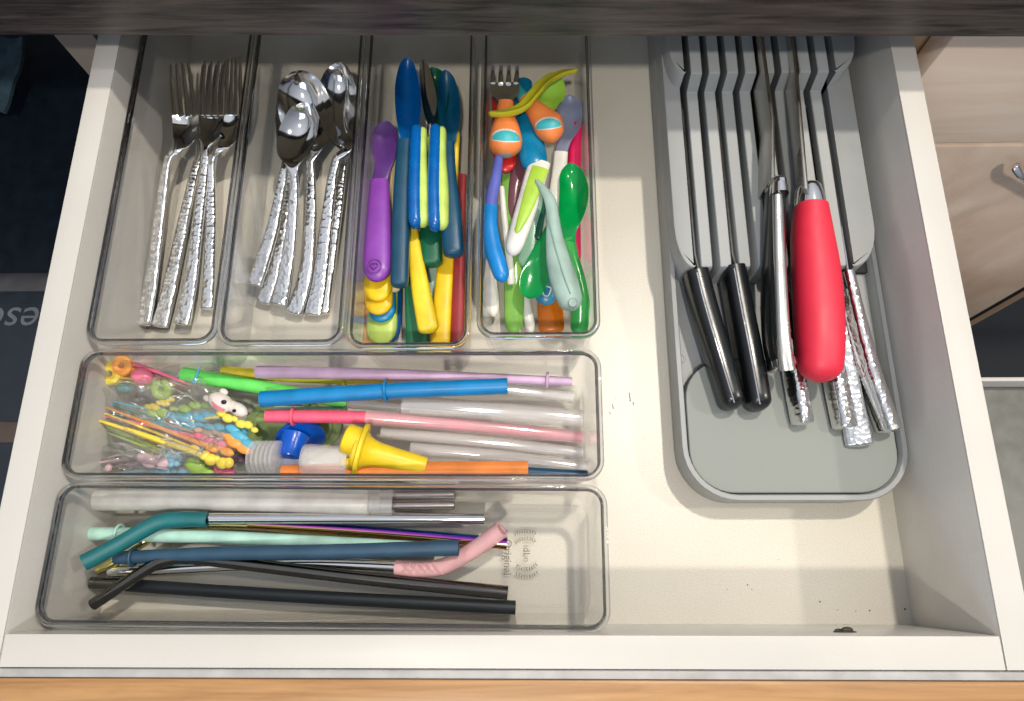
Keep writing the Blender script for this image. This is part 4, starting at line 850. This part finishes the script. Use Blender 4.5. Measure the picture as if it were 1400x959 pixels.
for i, (c2, ta, ro, lab) in enumerate((('rose', (104, 558, 23), (262, 607, 25), 'rosy pick stem tucked under the yellow and orange stems'), ('teal', (112, 540, 22), (214, 574, 27), 'thin teal pick stem nearest the upper bag'),
        ('blue', (102, 552, 24), (200, 580, 26), 'thin blue pick stem between the orange and teal stems'), ('green', (107, 571, 23), (205, 611, 23), 'green pick stem low in the fan of stems'),
        ('yellow', (118, 556, 30), (262, 612, 33), 'slim yellow pick stem alongside the thickest one'), ('brown', (150, 549, 24), (300, 596, 28), 'tan pick stem crossing the blue ones'),
        ('orange', (100, 560, 22), (190, 598, 22), 'short orange pick stem at the bin end'), ('pink', (122, 573, 22), (240, 626, 22), 'pink pick stem nearest the small front bag'))):
    pick(lab, c2, ta, ro, [(ro[0] + 4, ro[1] + 1, 4.5, 1.8)], 2.0 + .3 * (i % 3))
k = T('food_pick', 'white bear pick with dark eyes beside the green straw', 'food pick', U(300, 552, 34), PK)
m = M(); q = px(305, 550, 36)
for u, v, r, asp in ((302, 550, 17, 1.15), (283, 545, 6, 1), (306, 536, 6.5, 1), (326, 560, 12, 1.2), (318, 556, 11, 1)): m.ell(U(u, v, 36), (r * asp * q, r * .72 * q, r * .6 * q), 8, Matrix.Rotation(-.5, 3, 'Z'))
part(k, 'head', m, PKM['white'])
m = M(); m.ell(U(306, 550, 41), (1.7, 1.4, 1.2), 6); m.ell(U(320, 562, 39.5), (1.3, 1.1, 1), 6); part(k, 'eye', m, BLACKP)
m = ribbon([(290, 550, 1.6, 40, 1.2), (297, 557, 1.6, 40.3, 1.2), (306, 562, 1.4, 39.5, 1.2)], n=8); part(k, 'mouth', m, PKM['pink'])
# bags
def bag(label, cu, cv, du, dv, z0, h, seed, slant=0, rows=34, cols=46):
    m = M(); top = []; bot = []
    for i in range(rows):
        for j in range(cols):
            a, b = j / (cols - 1), i / (rows - 1)
            u = cu + du * a + slant * b + 5 * noise.noise(Vector((b * 3, seed, a))); v = cv + dv * b + 4 * noise.noise(Vector((a * 3, b, seed)))
            edge = min(1, 6 * min(a, 1 - a, b, 1 - b)) ** .6
            nz = noise.noise(Vector((a * 5, b * 3, seed))) + .6 * abs(noise.noise(Vector((a * 13 + b * 5, b * 9 - a * 6, seed + 5)))) + .35 * abs(noise.noise(Vector((a * 27, b * 21, seed + 9))))
            z = z0 + edge * h * (.6 + .4 * nz) + 2.6 * edge * (1 - 2.2 * abs(noise.noise(Vector((a * 9 - b * 4, b * 6 + a * 5, seed + 20)))))
            top.append(U(u, v, z)); q = U(u, v, max(4, z0 - edge * h * .2)); bot.append(q)
    n_ = rows * cols
    fs = [(i * cols + j, i * cols + j + 1, (i + 1) * cols + j + 1, (i + 1) * cols + j) for i in range(rows - 1) for j in range(cols - 1)]
    m.add(top, [f[::-1] for f in fs]); m.add(bot, fs)
    c = U(cu + du / 2, cv + dv / 2, z0); k = T('plastic_bag', label, 'bag', (c.x, c.y, z0), 'clear bags of food picks')
    part(k, 'film', m, FILM)
    ed = [top[i * cols + cols - 1] for i in range(rows)]; e2 = [top[j] for j in range(cols)]; e3 = [top[(rows - 1) * cols + j] for j in range(cols)]
    cm = M(); rnd = random.Random(int(seed * 10))
    for q in range(int(du * dv / 1000)):
        a0, b0 = rnd.uniform(1, cols - 12), rnd.uniform(1, rows - 3); da, db = rnd.uniform(3, 10), rnd.uniform(-5, 5); pts = []
        for t in range(5):
            i = min(rows - 1, max(0, int(b0 + db * t / 4 + rnd.uniform(-.6, .6)))); j = min(cols - 1, max(0, int(a0 + da * t / 4))); p = top[i * cols + j]
            pts.append((p.x, p.y, (.22 if t in (0, 4) else .42) * rnd.uniform(.7, 1.4), p.z + .5, .3))
        ribbon(pts, mm=True, n=6, k=4, m=cm)
    part(k, 'crease_glint', cm, CREASE_GLINT)  # thin pale ribbons painted as glints on the wrinkles
    for line_ in (ed, e2, e3): part(k, 'seam', ribbon([(p.x, p.y, .8, p.z + .4, .35) for p in line_[::3]], mm=True, n=6, k=2), SEAM)
bag('large crinkled clear bag over the coloured food picks', 106, 496, 190, 150, 14, 34, 3.1, 52)
bag('small crinkled clear bag of pale pink and blue picks at the bin front', 108, 608, 196, 40, 20, 14, 8.4, 24, 24, 40)

# ================================================================== METAL AND SILICONE STRAWS (front bin)
MG = 'reusable straws in the front bin'
FRO = plastic('frosted_silicone', (240, 237, 230), .4, trans=.12)
k = T('silicone_straw', 'thick frosted silicone straw along the back of the front bin', 'straw', U(128, 684, 12), MG)
part(k, 'tube', ribbon([(128, 684, 14, 24), (300, 685, 14, 24), (505, 690, 14, 24)], n=20, hollow=.7), FRO)
part(k, 'clear_end', ribbon([(503, 690, 14, 24), (538, 690.5, 14.5, 24)], n=20, hollow=.8), VAL)
for (y, lab) in ((676, 'steel tube inside the frosted straw end, the one at the back'), (691, 'steel tube inside the frosted straw end, the one nearer the front')):
    kk = T('metal_straw', lab, 'straw', U(560, y, 14), MG); part(kk, 'tube', ribbon([(520, y, 7, 20), (621, y - 1, 7, 20)], n=16, hollow=.8), metal('warm_steel', (.50, .44, .40), .16) if 'warm_steel' not in MATS else MATS['warm_steel'])
k = T('metal_straw', 'steel straw with a bent teal silicone tip', 'straw', U(283, 710, 14), MG)
part(k, 'tube', ribbon([(262, 709, 7.4, 30), (450, 709, 7.6, 24), (662, 709.5, 8, 18)], n=18, hollow=.8), STEEL)
part(k, 'silicone_tip', ribbon([(284, 711, 10, 31), (252, 710.5, 10.5, 32), (222, 713, 11, 33), (196, 725, 11, 36), (160, 746, 11, 42), (114, 770, 11.5, 48)], n=20, hollow=.7), plastic('teal_silicone', (24, 112, 118), .5, bump=.1))
straw('plastic_straw', 'pale mint straw crossing under the teal tip', [(125, 730, 9, 24), (250, 733, 9.4, 24), (420, 740, 8, 22), (600, 748, 6, 18)], plastic('mint_straw', (184, 230, 216), .45), (163, 730, 24, 5.2, 8, .3), group=MG)
straw('plastic_straw', 'dark slate blue straw with a stop ring', [(158, 763, 8.5, 32), (300, 757, 9.5, 34), (470, 754, 10, 35), (627, 749, 11, 36)], plastic('slate_blue', (44, 78, 104), .5, bump=.12), (182, 762, 32, 5, 8, -.3), group=MG)
straw('metal_straw', 'rainbow coated steel straw', [(340, 716, 6.5, 20), (500, 726, 7, 16), (693, 743.5, 8, 12)], RAINBOW, hollow=.8, group=MG)
GOLD = metal('gold_steel', (.62, .56, .22), .2)
straw('metal_straw', 'gold toned steel straw under the mint straw', [(134, 779, 7, 22), (158, 768, 7, 22), (190, 745, 7, 20), (240, 722, 6.5, 18), (351, 719, 6.5, 15), (590, 741, 6, 10)], GOLD, hollow=.8, group=MG, k=7)
k = T('metal_straw', 'steel straw with a bent pale pink silicone tip', 'straw', U(540, 776, 14), MG)
part(k, 'tube', ribbon([(150, 782, 7.5, 20), (400, 771, 8, 18), (560, 776, 8, 20)], n=18, hollow=.8), STEEL)
PNK = plastic('blush_silicone', (222, 172, 176), .5, bump=.1)
tp = part(k, 'silicone_tip', ribbon([(541, 776, 10.5, 21), (570, 778, 10.8, 22), (600, 776, 11, 23), (622, 767, 11, 26), (655, 747, 11.3, 32), (686, 724, 12, 38)], n=20, hollow=.68), PNK)
p = U(639, 757, 33.5); text_obj('eille', 5.2, PNK, tp, ORG[k.name], (p.x, p.y, p.z + .6), (.1, -.25, .62), .1, .35, 'embossed_lettering')
m = M()
for i in range(5):
    ribbon([(549 + i * 10, 769, .7, 26.2, .5), (557 + i * 10, 778, .7, 27.6 + .3 * i, .5), (566 + i * 10, 786, .7, 25, .5)], n=6, k=4, m=m); ribbon([(562 + i * 10, 769, .7, 26.2, .5), (555 + i * 10, 778, .7, 27.6, .5), (547 + i * 10, 786, .7, 25, .5)], n=6, k=4, m=m)
part(k, 'embossed_grid', m, PNK, tp)
straw('metal_straw', 'black bent metal straw lying on top at the bin front', [(127, 827, 8, 32), (152, 810, 8.4, 33), (190, 785, 8.4, 33), (220, 768, 8.6, 33), (250, 763, 8.8, 32), (300, 767, 8.8, 30), (480, 789, 9, 24), (694, 811, 9.4, 20)], GUN, hollow=.8, group=MG)
k = T('metal_straw', 'black straight straw with a shiny metal end, nearest the bin front', 'straw', U(130, 797, 14), MG)
part(k, 'shiny_end', ribbon([(125, 797, 8, 18), (175, 800, 8, 18)], n=18, hollow=.8), GUN)
part(k, 'tube', ribbon([(172, 800, 8.4, 18), (400, 815, 8.8, 17), (705, 831, 9.2, 15)], n=18, hollow=.8), plastic('matte_black', (26, 34, 40), .5, bump=.1))
straw('plastic_straw', 'short white straw end beside the gold straw', [(155, 782, 6, 14), (190, 783, 6, 14)], plastic('white_tube', (228, 224, 218), .3), group=MG)
